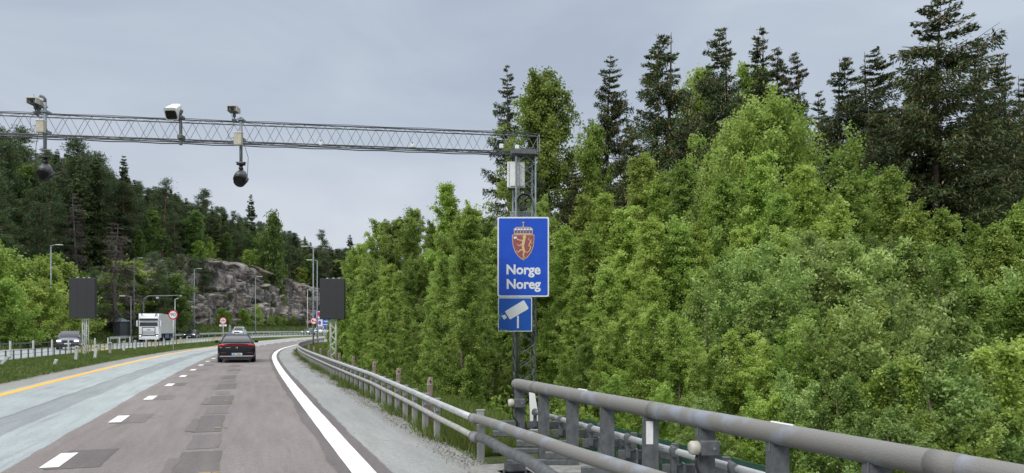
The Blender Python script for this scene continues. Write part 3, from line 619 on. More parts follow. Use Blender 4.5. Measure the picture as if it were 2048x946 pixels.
# --- near bushes at the right
NB = [('near_bush', 1240, 620, 15.5), ('near_bush', 1310, 600, 14.5), ('near_bush', 1370, 620, 13.5), ('willow', 1450, 560, 14.5), ('near_bush', 1425, 680, 12.2), ('willow', 1560, 490, 15), ('willow', 1640, 455, 15.5), ('willow', 1740, 450, 15),
      ('willow', 1820, 470, 14.2), ('near_bush', 1500, 650, 12.2), ('near_bush', 1580, 620, 12.5), ('near_bush', 1690, 600, 12.0), ('willow', 1780, 600, 11.6), ('willow', 1900, 560, 12.4), ('near_bush', 1980, 540, 13.5), ('willow', 2060, 500, 14), ('near_bush', 1840, 700, 10.6), ('willow', 1960, 700, 10.2),
      ('near_bush', 2060, 660, 10.6), ('willow', 1660, 740, 10.4), ('near_bush', 1540, 770, 10.4), ('willow', 1420, 780, 10.8), ('near_bush', 1320, 760, 12), ('near_bush', 1230, 740, 13.5), ('willow', 1760, 800, 9.6), ('near_bush', 1900, 820, 9.2), ('willow', 2050, 800, 9.0), ('willow', 2140, 640, 11.5)]
for k_e, px, top, Z in NB:
    wl = k_e == 'willow'
    tree_px(k_e, px, top, Z, 'grey green willow bush growing below the bridge rail' if wl else 'bright green birch scrub growing below the bridge rail', 'bush', 'willow bushes beyond the bridge rail' if wl else 'birch scrub beyond the bridge rail', wid=1.15 if wl else 1.2)

# --- left-hand hillside
def skyline(px): return np.interp(px, [-80, 0, 60, 150, 200, 240, 300, 350, 400, 450, 500, 550, 600, 650, 700, 760], [262, 262, 282, 286, 306, 345, 368, 378, 392, 412, 428, 445, 468, 484, 492, 500])
rr = random.Random(11); done = []; cnt = 0
LF = {'pine_far': ('dark pine in the dense forest on the left hillside', 'pines on the left hillside'), 'spruce_far': ('dark spruce in the dense forest on the left hillside', 'spruces on the left hillside'), 'birch_far': ('green broadleaf tree among the dark conifers on the left hillside', 'broadleaf trees on the left hillside'), 'dead_far': ('grey leafless dead tree in the left hillside forest', 'dead trees on the left hillside')}
for tr in range(9000):
    if cnt >= 298: break
    s0 = rr.uniform(60, 300); l0 = -rr.uniform(33, 92); x, y = map(float, sl(s0, l0)); 
    if y < 60: continue
    px = CX + F * x / y
    if px < -60 or px > 790: continue
    cl = 104 < s0 < 236
    if cl and l0 > -38: continue
    if any((x - a) ** 2 + (y - b) ** 2 < (2.0 + y * .006) ** 2 for a, b in done): continue
    z = gz(x, y); H = rr.uniform(13, 20); cap = CAMH + (HY - (skyline(px) + rr.uniform(0, 34))) * y / F - z
    H = min(H, cap)
    if H < 6: continue
    u = rr.random(); key = 'pine_far' if u < .60 else 'spruce_far' if u < .80 else 'birch_far' if u < .955 else 'dead_far'
    if key == 'birch_far': H *= .85
    done.append((x, y)); cnt += 1; tree(key, x, y, z - .2, H, LF[key][0], group=LF[key][1], wid=1.15 if H < 11 else 1)
print('hill trees', cnt)
for i in range(46):
    px = rr.uniform(540, 745); Z = rr.uniform(195, 290); x, y, z = ga(px, Z); top = skyline(px) + rr.uniform(0, 26); H = CAMH + (HY - top) * Z / F - z
    if H < 6 or abs(float(inv(x, y)[1][0]) + 11) < 18: continue
    tree('pine_far' if i % 3 else 'spruce_far', x, y, z - .2, min(H, 22), 'small dark conifer on the distant ridge above the far bend', group='conifers on the distant ridge', wid=1.25)
for key, px, top, Z, lb, wd in [('spruce_far', 248, 313, 128, 'pointed spruce spire standing above the left forest skyline', .8), ('spruce_far', 502, 390, 180, 'thin spruce spire above the forest over the rock face', .75), ('birch_far', 548, 424, 172, 'pale green birch with a white stem on top of the rock face', .6),
        ('dead_far', 150, 388, 112, 'grey bare dead spruce among the dark pines left of the speed sign', 1.0), ('dead_far', 232, 448, 104, 'brownish bare crown above the round bright tree', 1.6), ('pine_far', 40, 248, 118, 'tall pine behind the left end of the gantry', 1.1), ('pine_far', 155, 272, 122, 'pine with an open flat crown right of the left gantry camera', 1.1), ('pine_far', 8, 250, 112, 'tall pine at the left edge of the view', 1.0),
        ('pine_far', 200, 300, 126, 'wide pine on the shoulder of the left forest', 1.1), ('pine_far', 330, 352, 140, 'pine with a bushy top on the skyline above the curved arm pole', 1.1), ('pine_far', 408, 375, 160, 'pine standing on the skyline above the rock face', 1.1), ('pine_far', 645, 460, 215, 'small pine on the far skyline left of the right black screen', 1.1), ('spruce_far', 700, 470, 260, 'tiny spruce tip on the farthest ridge', 1.2)]:
    tree_px(key, px, top, Z, lb, wid=wd)
for px, top, Z in ((306, 498, 119), (322, 520, 116), (340, 512, 124), (362, 505, 134), (350, 548, 119), (384, 508, 141), (330, 565, 114), (405, 512, 146)):
    tree_px('pine_far' if px != 350 else 'birch_far', px, top, Z, 'dark tree hiding the left end of the rock face', group='trees at the left end of the rock face', wid=1.2)
# bright broadleaf row behind the far carriageway
for i, (px, top, Z) in enumerate([(-40, 470, 84), (5, 480, 80), (40, 560, 74), (48, 500, 86), (85, 560, 79), (110, 520, 90), (-10, 590, 72), (130, 570, 84), (140, 510, 94), (190, 540, 112), (205, 590, 113)]):
    tree_px('bush_far', px, top, Z, 'bright green young broadleaf tree left of the kiosk, behind the wire fence', group='bright broadleaf trees behind the fence', wid=1.15)
tree_px('bush_far', 258, 520, 114, 'round bright green broadleaf tree rising behind the kiosk and lamp', wid=1.25)
rr = random.Random(31)
for i in range(34):
    s0 = rr.uniform(101, 128) if i < 16 else rr.uniform(120, 232); l0 = -rr.uniform(28.2, 30.4) if i < 16 else -rr.uniform(37, 39.5); x, y = map(float, sl(s0, l0)); pn = rr.random() < .6
    tree('pine_far' if pn else 'birch_far', x, y, gz(x, y) + (0 if i < 16 else .5), rr.uniform(4, 9), 'dark young pine rooted on the edge of the rock face' if pn else 'small green tree rooted on the edge of the rock face', group='young pines at the rock face' if pn else 'small trees at the rock face', wid=1.15)
rr = random.Random(21)
for i in range(90):     # shrubs at the foot and on the ledges of the rock face
    s0 = rr.uniform(104, 225); l0 = -29.6 if i % 2 else -rr.uniform(37, 40); x, y = map(float, sl(s0, l0)); z = gz(x, y) + (.0 if i % 2 else .3)
    tree('bush_far', x, y, z, rr.uniform(1.2, 4.2) if i % 2 else rr.uniform(2, 4.5), 'small green shrub growing at the rock face' , 'bush', 'shrubs on the rock face', wid=1.3)

# --- grass and low undergrowth
GRASS = leaf_mat('grass_blades', [(.05, .085, .014), (.08, .125, .02), (.12, .155, .032), (.20, .19, .08)], .25)
def blades(name, S, Lt, hgt, wd, seed, m, kinds=None):
    rng = np.random.default_rng(seed); n = len(S); x, y = sl(S, Lt); z = GSL(S, Lt) - .02
    a = rng.uniform(0, 6.283, n); h = hgt * rng.uniform(.4, 1.3, n); ln = rng.normal(0, .35, (n, 2)) * h[:, None]
    b = np.stack([x, y, z], 1); dx = np.stack([np.cos(a), np.sin(a), 0 * a], 1) * wd
    V = np.stack([b - dx, b + dx, b + np.stack([ln[:, 0], ln[:, 1], h], 1)], 1).reshape(-1, 3)
    patch = .5 + .5 * np.sin(S * .5 + Lt * 1.3) * np.sin(S * .23 - Lt)
    me = raw_mesh(name, V, np.arange(n * 3).reshape(n, 3), m, np.clip(rng.normal(.3 + .25 * patch, .2, n), 0, 1)); o = bpy.data.objects.new(name, me); col.objects.link(o); tag(o, kind='stuff'); return o
rng = np.random.default_rng(9)
n = 120000; S = 16 + (rng.uniform(0, 1, n) ** 1.35) * 110; Lt = rng.uniform(-14.2, -8.55, n); o = blades('grass', S, Lt, .13, .012, 1, GRASS); tag(o, 'short rough grass on the median between the carriageways', 'grass')
n = 75000; S = 9.9 + (rng.uniform(0, 1, n) ** 1.5) * 90; Lt = 1.5 + np.abs(rng.normal(0, 1.1, n)) + rng.uniform(0, .3, n) - .12 * np.sin(S * 1.7) - .1 * np.sin(S * .6); o = blades('grass', S, Lt, .2, .009, 2, GRASS); tag(o, 'long tufted grass along the foot of the guard rail', 'grass')
n = 50000; S = rng.uniform(50, 240, n); Lt = rng.uniform(-31, -24.2, n); o = blades('grass', S, Lt, .35, .06, 3, GRASS); tag(o, 'green grass bank below the rock face beyond the far carriageway', 'grass')
n = 70000; S = rng.uniform(3, 80, n); Lt = rng.uniform(5, 14, n); x, y = sl(S, Lt); z = GSL(S, Lt) + np.abs(rng.normal(0, .35, n)); V, Q = leaves(np.stack([x, y, z], 1), .14, rng, axis=np.array([0, 0, .1]), up=.4)
o = bpy.data.objects.new('undergrowth', raw_mesh('undergrowth', V, Q, L_BIRCH, rng.uniform(0, .45, n))); col.objects.link(o); tag(o, 'low leafy undergrowth on the bank below the birches', 'undergrowth', kind='stuff')
n = 90000; S = rng.uniform(55, 260, n); Lt = rng.uniform(-80, -31.5, n); okk = ~((S > 104) & (S < 238) & (Lt > -39)); S, Lt = S[okk], Lt[okk]; x, y = sl(S, Lt); z = GSL(S, Lt) + np.abs(rng.normal(0, .5, len(S))); V, Q = leaves(np.stack([x, y, z], 1), .45, rng, axis=np.array([0, 0, .1]), up=.4)
o = bpy.data.objects.new('undergrowth', raw_mesh('undergrowth', V, Q, L_PINE, rng.uniform(0, 1, len(S)))); col.objects.link(o); tag(o, 'dark undergrowth covering the forest floor of the left hillside', 'undergrowth', kind='stuff')
rng = np.random.default_rng(4); n = 14000; S = 5 + (rng.uniform(0, 1, n) ** 1.4) * 60; Lt = 1.48 + rng.normal(0, .11, n) + .1 * np.sin(S * 1.7); x, y = sl(S, Lt); P = np.stack([x, y, GSL(S, Lt) + .006], 1)
V, Q = leaves(P, .024, rng, aspect=.8, jit=.6); o = bpy.data.objects.new('gravel', raw_mesh('gravel', V, Q, mat('loose_gravel', (.24, .235, .215), .9, c2=(.33, .32, .295), scale=3), None)); col.objects.link(o); tag(o, 'loose gravel and grit along the edge of the shoulder', 'gravel', kind='stuff')
FLW = leaf_mat('yellow_flowers', [(.5, .42, .02), (.6, .5, .03)], .2)
for k, (px, Z) in enumerate(((200, 62), (310, 84), (360, 92), (168, 56), (428, 104))):
    rng = np.random.default_rng(k); x, y, z = ga(px, Z); nf = 260; P = rng.normal(size=(nf, 3)) * (.6, .4, .12) + (x, y, z + .28); V, Q = leaves(P, .1, rng)
    o = bpy.data.objects.new('yellow_flowers', raw_mesh('yellow_flowers', V, Q, FLW, rng.uniform(0, 1, nf))); col.objects.link(o); tag(o, 'patch of small yellow flowers in the median grass', 'flowers', 'yellow flower patches', kind='stuff')

ORD = 'leftmost,second,third,fourth,fifth,sixth,seventh,eighth,ninth,tenth,eleventh,twelfth,thirteenth,fourteenth,fifteenth,sixteenth,seventeenth,eighteenth,nineteenth,twentieth,twenty first'.split(',')
for grp, stem in (('willow bushes beyond the bridge rail', 'grey green willow bush beyond the bridge rail'), ('birch scrub beyond the bridge rail', 'bright green birch scrub beyond the bridge rail'), ('front birches of the right hand wood', 'slim young birch of the front row in the right hand wood'),
                  ('young birches in the right hand wood', 'pointed young birch of the middle row in the right hand wood'), ('bright broadleaf trees behind the fence', 'bright green young tree behind the wire fence')):
    L_ = sorted([o for o in bpy.data.objects if o.get('group') == grp], key=lambda o: o.location.x / o.location.y)
    for i, o in enumerate(L_): o['label'] = stem + ', ' + (ORD[0] if i == 0 else 'rightmost' if i == len(L_) - 1 else ORD[i] + ' from the left')
# ------------------------------------------------------------ guard rail along the shoulder
def bpt(Z, xo, h): return (xo - .353 * Z, Z, h)
def spath(s0, s1, l, h, ds=1.0):
    o_ = []
    for a in np.arange(s0, s1, ds): x, y = sl(a, l); o_.append((float(x), float(y), float(PROF(a)) + h))
    return o_
PAINTPIPE = mat('weathered_blue_grey_pipe', (.20, .195, .185), .7, .15, c2=(.235, .26, .305), scale=3.2, detail=9, bump=.25, bscale=90, lo=.52, hi=.62)
RAILP = mat('road_rail_zinc', (.42, .44, .45), .45, .35, c2=(.55, .57, .58), scale=5, bump=.1)
POSTC = mat('rail_post_zinc', (.24, .245, .24), .75, .1, c2=(.35, .35, .335), scale=7, bump=.3, stretch=(1, 1, .5))
g = thing('guard_rail', 'double pipe guard rail on close set grey posts along the right shoulder', 'guard rail', (0, 0, 0))
def gl(s): return float(np.interp(s, [9.2, 13, 19], [1.36, 1.52, 1.70]))
def gpath(h): return [(float(sl(a, gl(a))[0]), float(sl(a, gl(a))[1]), float(PROF(a)) + h) for a in np.arange(11.0, 190, 1.0)]
up = [(-.46, 9.05, .60), (-.72, 9.85, .60)] + gpath(.60)
lo_ = [(-.455, 9.02, .385), (-.715, 9.85, .385)] + gpath(.385)
MB().path(up, .043, 10).build('upper_pipe', RAILP, g, True)
MB().path(lo_, .038, 10).build('lower_pipe', mat('lower_rail_zinc', (.33, .33, .31), .6, .2, c2=(.44, .44, .42), scale=6, bump=.15), g, True)
pm = MB(); pm.box((0, 0, .27), (.095, .05, .78), bev=.008); pm.box((0, -.06, .52), (.05, .1, .09)); pm.box((0, 0, .66), (.11, .06, .015))
pme = None
def rail_post(x, y, z, rz):
    global pme
    if pme is None: o = pm.build('post', POSTC, g); pme = o.data
    else: o = bpy.data.objects.new('post', pme); col.objects.link(o); o.parent = g
    o.location = (x, y, z); o.rotation_euler = (random.Random(int(y * 31)).uniform(-.03, .03), 0, rz)
rail_post(-.40, 9.62, -.02, head(10))
for k in range(96):
    s0 = 11.55 + k * .98 * (1 if k < 40 else 1.0); x, y = sl(s0, gl(s0) + .07); rail_post(float(x), float(y), float(PROF(s0)) - .03, head(s0))
# old rusted posts standing behind it
RG = 'old rusted posts behind the guard rail'
rp0 = None; WPATCH = mat('flaked_reflector', (.42, .40, .36), .7, c2=(.25, .13, .08), scale=30)
for k, s0 in enumerate((13.0, 16.35, 20.1, 24.3, 28.2, 32.2, 36.3, 40.5, 45)):
    x, y = map(float, sl(s0, gl(s0) + .24)); lb = ['widest looking rusted post with a bolt, nearest of the row behind the guard rail', 'rusted post with a pale flaked top, second nearest behind the guard rail'][k] if k < 2 else 'short rusted post with a bolt head, far along behind the guard rail'
    if rp0 is None:
        rp0 = thing('rusted_post', lb, 'post', (x, y, 0), head(s0), RG); MB().box((0, 0, .39), (.10, .035, .90), bev=.01).build('plate', RUST, rp0)
        MB().box((0, -.021, .80), (.085, .006, .14), bev=.01).build('reflector', WPATCH, rp0); MB().path([(0, -.03, .80), (0, -.055, .80)], .018, 8).build('bolt', BLACK, rp0); rc = cache(rp0)
    else: copy_thing(rp0, (x, y, 0), head(s0), lb, RG, rc)

# ------------------------------------------------------------ bridge barrier
b = thing('bridge_barrier', 'heavy grey steel bridge barrier with a thick top pipe at the right', 'barrier', (0, 0, 0))
hz = lambda Z: .926 - .0015 * (Z - 3.0)
mb = MB(); zs = [10.62, 10.60, 10.55, 10.45] + list(np.arange(10, -6, -.5)); rd = [.02, .05, .070, .077] + [.077] * (len(zs) - 4)
mb.path([bpt(Z, 3.78, hz(Z)) for Z in zs], rd, 20).build('top_pipe', PAINTPIPE, b, True)
for Z in (9.75, 6.9, 4.05, 1.2): MB().path([bpt(Z + .09, 3.78, hz(Z)), bpt(Z - .09, 3.78, hz(Z))], .0795, 20).build('pipe_sleeve', PAINTPIPE, b, True)
for Z in (8.45, 5.3): # worn strips left on top of the pipe
    MB().path([bpt(Z + .11, 3.78, hz(Z) + .076), bpt(Z - .11, 3.78, hz(Z) + .076)], .009, 6).build('tape_strip', WHITE, b)
def inner(pts, r, nm):
    P = [np.array(bpt_) for bpt_ in pts]; MB().path([tuple(q) for q in catmull(P, 6)], r, 16).build(nm, PAINTPIPE if nm == 'inner_upper_pipe' else GALVD, b, True)
inner([(-.46, 9.10, .60), (-.20, 8.28, .63), (.03, 7.39, .66), (.25, 6.6, .69), (.46, 5.9, .705), (.88, 4.9, .71), (1.25, 4.0, .71), (1.98, 2, .71), (3.4, -2, .71)], .054, 'inner_upper_pipe')
inner([(-.455, 9.08, .385), (-.28, 8.6, .40), (-.03, 7.5, .44), (.13, 6.9, .47), (.25, 6.3, .49), (.46, 5.6, .475), (.88, 4.7, .46), (1.25, 3.9, .45), (1.98, 1.9, .45), (3.4, -2.1, .45)], .055, 'inner_lower_pipe')
mb = MB()
for q, h in (((-.46, 9.06, .60), .6), ((-.455, 9.04, .385), .4)): mb.path([(q[0] - .02, q[1] + .05, q[2]), (q[0] + .03, q[1] - .11, q[2])], .060, 16)
mb.build('joint_sleeve', PAINTPIPE, b, True)
RZ = math.atan(.353)
post_mb = MB(); post_mb.box((0, 0, .29), (.135, .012, 1.14)); post_mb.box((-.063, .045, .29), (.01, .085, 1.14)); post_mb.box((.063, .045, .29), (.01, .085, 1.14)); post_mb.path([(-.075, .01, .80), (-.072, .01, .865), (-.045, .01, .885)], .007, 6)
post_mb.path([(0, -.006, .62), (0, -.012, .62)], .011, 8); post_mb.box((.0, 0.02, -.26), (.24, .24, .03))
pmesh = None; ames = None
zn = [10.45 - .85 * n for n in range(17)]
for n, Z in enumerate(zn):
    if pmesh is None: o = post_mb.build('post', GALVD, b); pmesh = o.data
    else: o = bpy.data.objects.new('post', pmesh); col.objects.link(o); o.parent = b
    o.location = bpt(Z, 3.80, .0); o.rotation_euler = (0, 0, RZ * .3); o.scale = (1, 1, (hz(Z) - .07 + .28) / 1.14 * 1.0)
    if ames is None:
        a_ = MB(); a_.box((.42, .06, .34), (.62, .03, .11), bev=.01); a_.box((.30, .0, .34), (.02, .10, .15)); a_.box((.55, .0, .34), (.02, .10, .15)); a_.box((.72, .06, .10), (.07, .07, .72)); a_.path([(.56, -.05, .34), (.56, -.07, .34)], .015, 8)
        a_.box((.21, .02, .44), (.05, .07, .24))
        a_.path([(.21 - .0, .08, .53), (.20, -.10, .53)], .043, 12)
        o = a_.build('bracket', GALVD, b); ames = o.data
        o2 = MB().box((-.16, .03, .36), (.26, .05, .09), bev=.012).build('cross_arm', GALVD, b); 
    else: o = bpy.data.objects.new('bracket', ames); col.objects.link(o); o.parent = b
    o.location = bpt(Z, 3.80, 0)
    if n == 0: o2.location = bpt(Z, 3.80, 0)
    else:
        if n == 1: o2 = MB().box((-.36, .03, .34), (.60, .05, .08), bev=.012).build('cross_arm', GALVD, b); carm = o2.data
        else: o2 = bpy.data.objects.new('cross_arm', carm); col.objects.link(o2); o2.parent = b
        o2.location = bpt(Z, 3.80, 0)
        if n == 1: o3 = MB().box((-.36, .03, .12), (.60, .05, .07), bev=.012).build('low_arm', GALVD, b); larm = o3.data
        else: o3 = bpy.data.objects.new('low_arm', larm); col.objects.link(o3); o3.parent = b
        o3.location = bpt(Z, 3.80, 0)
mb = MB(); mb.path([bpt(Z, 4.0, .53) for Z in (10.35, 9.5, 6, 2, -4)], .034, 12); mb.build('hand_pipe', RAILP, b, True)
GL = bpy.data.materials.new('green_glass'); GL.use_nodes = True; t = GL.node_tree; t.nodes.clear()
o_ = t.nodes.new('ShaderNodeOutputMaterial'); tr = t.nodes.new('ShaderNodeBsdfTransparent'); tr.inputs[0].default_value = (.42, .62, .55, 1); pb = t.nodes.new('ShaderNodeBsdfPrincipled'); pb.inputs['Base Color'].default_value = (.055, .12, .10, 1); pb.inputs['Roughness'].default_value = .12
nz_ = t.nodes.new('ShaderNodeTexNoise'); nz_.inputs['Scale'].default_value = 3; tcg = t.nodes.new('ShaderNodeTexCoord'); t.links.new(tcg.outputs['Object'], nz_.inputs[0]); rg_ = t.nodes.new('ShaderNodeMapRange'); rg_.inputs[3].default_value = .42; rg_.inputs[4].default_value = .85; t.links.new(nz_.outputs[0], rg_.inputs[0])
ms = t.nodes.new('ShaderNodeMixShader'); t.links.new(rg_.outputs[0], ms.inputs[0]); t.links.new(tr.outputs[0], ms.inputs[1]); t.links.new(pb.outputs[0], ms.inputs[2]); t.links.new(ms.outputs[0], o_.inputs[0])
for k in range(15):
    Z = 9.85 - .94 * k; p0, p1 = bpt(Z + .46, 4.62, 0), bpt(Z - .46, 4.62, 0)
    m_ = MB(); c = ((p0[0] + p1[0]) / 2, (p0[1] + p1[1]) / 2, .03); L_ = math.hypot(p0[0] - p1[0], p0[1] - p1[1]) - .012; m_.box(c, (.012, L_, .84), rz=RZ); m_.build('glass_panel', GL, b)
mb = MB(); q0, q1 = bpt(9.0, 3.35, 0), bpt(-6, 3.35, 0); mb.box(((q0[0] + q1[0]) / 2, (q0[1] + q1[1]) / 2, -.22), (1.5, math.hypot(q0[0] - q1[0], q0[1] - q1[1]), .62), rz=RZ, bev=.06); mb.build('concrete_edge', CONC, b)
q0, q1 = bpt(9.6, 4.35, 0), bpt(-6, 4.35, 0); MB().box(((q0[0] + q1[0]) / 2, (q0[1] + q1[1]) / 2, -.50), (.6, math.hypot(q0[0] - q1[0], q0[1] - q1[1]), .35), rz=RZ, bev=.04).build('deck_edge', CONC, b)
for Z in (8.35, 7.45, 6.4, 5.3, 4.2):
    m_ = MB(); p = bpt(Z, 2.98 + (.0 if Z > 8 else .05), 0); m_.box((p[0], p[1], .075), (.34, .26, .03), rz=RZ); m_.box((p[0], p[1], .15), (.22, .16, .14), rz=RZ, bev=.03)
    for dx in (-.12, .12): m_.path([(p[0] + dx, p[1] - .09, .085), (p[0] + dx, p[1] - .09, .135)], .016, 6)
    m_.build('foot_plate', GALVD, b)
m_ = MB(); m_.box(bpt(10.95, 4.02, .40), (.035, .05, 1.0), rz=RZ, ry=-.3); m_.build('brace', BLACK, b)
pb_ = MB(); x, y, z = bpt(11.4, 4.33, .42); pb_.prism([(-.02, -.45), (.16, -.45), (.02, .42), (-.05, .42)], -.01, .01); o = pb_.build('panel', WHITE); o.location = (x, y, z); tag(o, 'leaning white sheet behind the first tall barrier post', 'panel')
LAMPW = mat('lamp_housing_cream', (.50, .48, .42), .45, c2=(.38, .37, .32), scale=12)
for n, lb in ((0, 'round cream marker lamp on a grey box, on the first tall barrier post'), (5, 'round cream marker lamp on the nearer barrier post, at the bottom edge of the view')):
    Z = zn[n]; h = .66 if n == 0 else .70; x, y, z = bpt(Z, 3.80, h); L_ = thing('marker_lamp', lb, 'lamp', (x, y - .02, z), 0, 'marker lamps on the bridge barrier')
    MB().box((.0, -.055, 0), (.15, .09, .12), bev=.008).build('box', GALVD, L_); MB().path([(-.075, -.055, 0), (-.10, -.055, 0), (-.145, -.06, 0), (-.165, -.062, 0)], [.045, .058, .058, .045], 20).build('lens', LAMPW, L_, True)
    MB().path([(-.10, -.05, -.06), (-.11, -.05, -.12), (-.09, -.045, -.2), (-.04, -.03, -.26), (-.05, -.02, -.36)], .012, 6).build('cable', BLACK, L_, True); MB().path([(.03, -.10, 0), (.03, -.108, 0)], .012, 8).build('screw', GALV, L_)
x, y, z = bpt(zn[4], 3.79, .70); o = MB().box((0, 0, 0), (.066, .004, .215)).build('reflector', mat('reflector_white', (.82, .84, .84), .3, c2=(.74, .76, .77), scale=20)); o.location = (x - .01, y - .012, z); tag(o, 'white rectangular reflector stuck on a tall barrier post', 'reflector')

# ------------------------------------------------------------ gantry
TA = math.atan(.151)
def tpos(px, py=None):
    k = (px - CX) / F; Y = (23 - .151 * .37) / (1 - .151 * k); return (k * Y, Y, CAMH + (HY - (py or HY)) * Y / F)
G = thing('gantry', 'grey lattice gantry mast with a long lattice beam reaching over the road', 'gantry', (.37, 23, 0))
tm = MB(); zb = gz(.37, 23) - .3; W_ = .30; legs = [(-W_, -W_), (W_, -W_), (W_, W_), (-W_, W_)]
rot = lambda p: (p[0] * math.cos(.16) - p[1] * math.sin(.16), p[0] * math.sin(.16) + p[1] * math.cos(.16))
legs = [rot(p) for p in legs]
for i, p in enumerate(legs):
    lm = MB(); lm.bar((p[0], p[1], zb), (p[0], p[1], 7.0), .025, 8); lm.build('mast_leg', GALV, G, True)
tb = MB(); z = zb + .2; k = 0
while z < 6.9:
    for i in range(4):
        a, c = legs[i], legs[(i + 1) % 4]; s_a, s_b = (a, c) if k % 2 else (c, a); tb.bar((*s_a, z), (*s_b, z + .42), .006, 5)
        tb.bar((*s_b, z), (*s_a, z + .42), .008, 5)
    z += .42; k += 1
tb.build('mast_bracing', GALV, G)
cab = MB(); cab.path([(legs[0][0] + .03, legs[0][1] - .05, zb + .5), (legs[0][0] + .04, legs[0][1] - .05, 3.5), (legs[0][0] + .02, legs[0][1] - .05, 6.9)], .028, 6); cab.path([(legs[0][0] + .09, legs[0][1] - .04, zb + .5), (legs[0][0] + .09, legs[0][1] - .04, 6.9)], .014, 6); cab.build('cable_duct', GALVD, G, True)
pf = MB(); pf.box((-.02, 0, 7.02), (.80, .75, .035), rz=.15); pf.box((-.02, -.38, 7.09), (.80, .03, .14), rz=.15); pf.build('platform', GALVD, G)
# beam
def bp2(u, dy, z): return (-u * math.cos(TA) - dy * math.sin(TA), -u * math.sin(TA) + dy * math.cos(TA), z)
ZB, ZT, DY, U0, U1 = 7.12, 7.68, .15, -.45, 31.0
ch = MB()
for dy in (-DY, DY):
    for z in (ZB, ZT): ch.bar(bp2(U0, dy, z), bp2(U1, dy, z), .018, 8)
ch.build('chord', GALVD, G, True)
cb = MB(); cb.path([bp2(u, -DY - .03, ZB - .03 - .025 * (i % 2)) for i, u in enumerate(np.arange(U0 + .5, U1, .9))], .014, 6); cb.path([bp2(u, -DY - .02, ZT + .02 + .02 * (i % 2)) for i, u in enumerate(np.arange(U0 + .2, U1, 1.1))], .009, 5); cb.path([bp2(u, DY, ZB - .04 - .02 * (i % 2)) for i, u in enumerate(np.arange(U0 + .5, U1, .7))], .016, 6); cb.build('beam_cable', BLACK, G, True)
lt = MB(); u = U0; k = 0; st = .29
while u < U1 - st:
    for dy, q in ((-DY, 0), (DY, 1)):
        a, c = (ZB, ZT) if (k + q) % 2 else (ZT, ZB); lt.bar(bp2(u, dy, a), bp2(u + st, dy, c), .007, 4)
    if k % 2 == 0:
        for z in (ZB, ZT): lt.bar(bp2(u, -DY if k % 4 else DY, z), bp2(u + st * 2, DY if k % 4 else -DY, z), .007, 4)
    u += st; k += 1
for dz_ in (ZB, ZT): lt.bar(bp2(U0, -DY, dz_), bp2(U0, DY, dz_), .014, 5)
for dy in (-DY, DY): lt.bar(bp2(U0, dy, ZB), bp2(U0, dy, ZT), .014, 5)
lt.build('beam_lattice', GALV, G)
m2 = MB()
for p in legs: m2.bar((p[0] + bp2(30.5, 0, 0)[0], p[1] + bp2(30.5, 0, 0)[1], -.5), (p[0] + bp2(30.5, 0, 0)[0], p[1] + bp2(30.5, 0, 0)[1], 7.05), .032, 8)
m2.build('far_mast', GALV, G, True)
# things on the mast
o = thing('cabinet', 'pale grey equipment cabinet high on the mast below the beam', 'cabinet', at(1032, 377, 22.95)); MB().box((0, 0, .40), (.54, .22, .80), bev=.02).build('housing', WHITE, o); d_ = MB(); d_.box((.03, -.135, .40), (.42, .02, .70), bev=.01); d_.box((-.235, -.135, .4), (.03, .03, .74)); d_.build('door', WHITE, o); MB().box((0, 0, -.01), (.50, .2, .05)).build('vent', BLACK, o)
o = thing('junction_box', 'flat grey box on the mast just above the blue border sign', 'box', at(1040, 440, 22.85)); MB().box((0, 0, .09), (.62, .18, .26), bev=.015).build('housing', GALV, o); MB().box((0, -.0, .23), (.64, .2, .02)).build('lid', PALE, o)
cm = MB()
for k in range(4): cm.path([(math.cos(a) * (.19 + .012 * k), -.02 * k, math.sin(a) * (.19 + .008 * k)) for a in np.linspace(0, 6.283, 25)], .018, 6, caps=False)
o = cm.build('cable_coil', BLACK, None, True); o.location = at(1049, 402, 22.58); tag(o, 'coil of black cable hung inside the mast', 'cable')
for i, (px, py, lb) in enumerate(((1003, 298, 'small white box under the beam just left of the mast'), (1034, 300, 'small white box on the platform at the mast top'), (828, 297, 'small white box under the middle right of the beam'), (647, 293, 'small white box under the beam between camera poles and mast'))):
    x, y, z = tpos(px, py); o = thing('sensor', lb, 'sensor', (x, y - .33, z), TA, 'small white sensors on the gantry beam'); MB().box((0, 0, 0), (.12, .12, .13) if i < 2 else (.09, .09, .10), bev=.012).build('housing', WHITE, o); MB().box((0, .0, .075 if i > 1 else -.075), (.03, .03, .06)).build('bracket', GALVD, o)
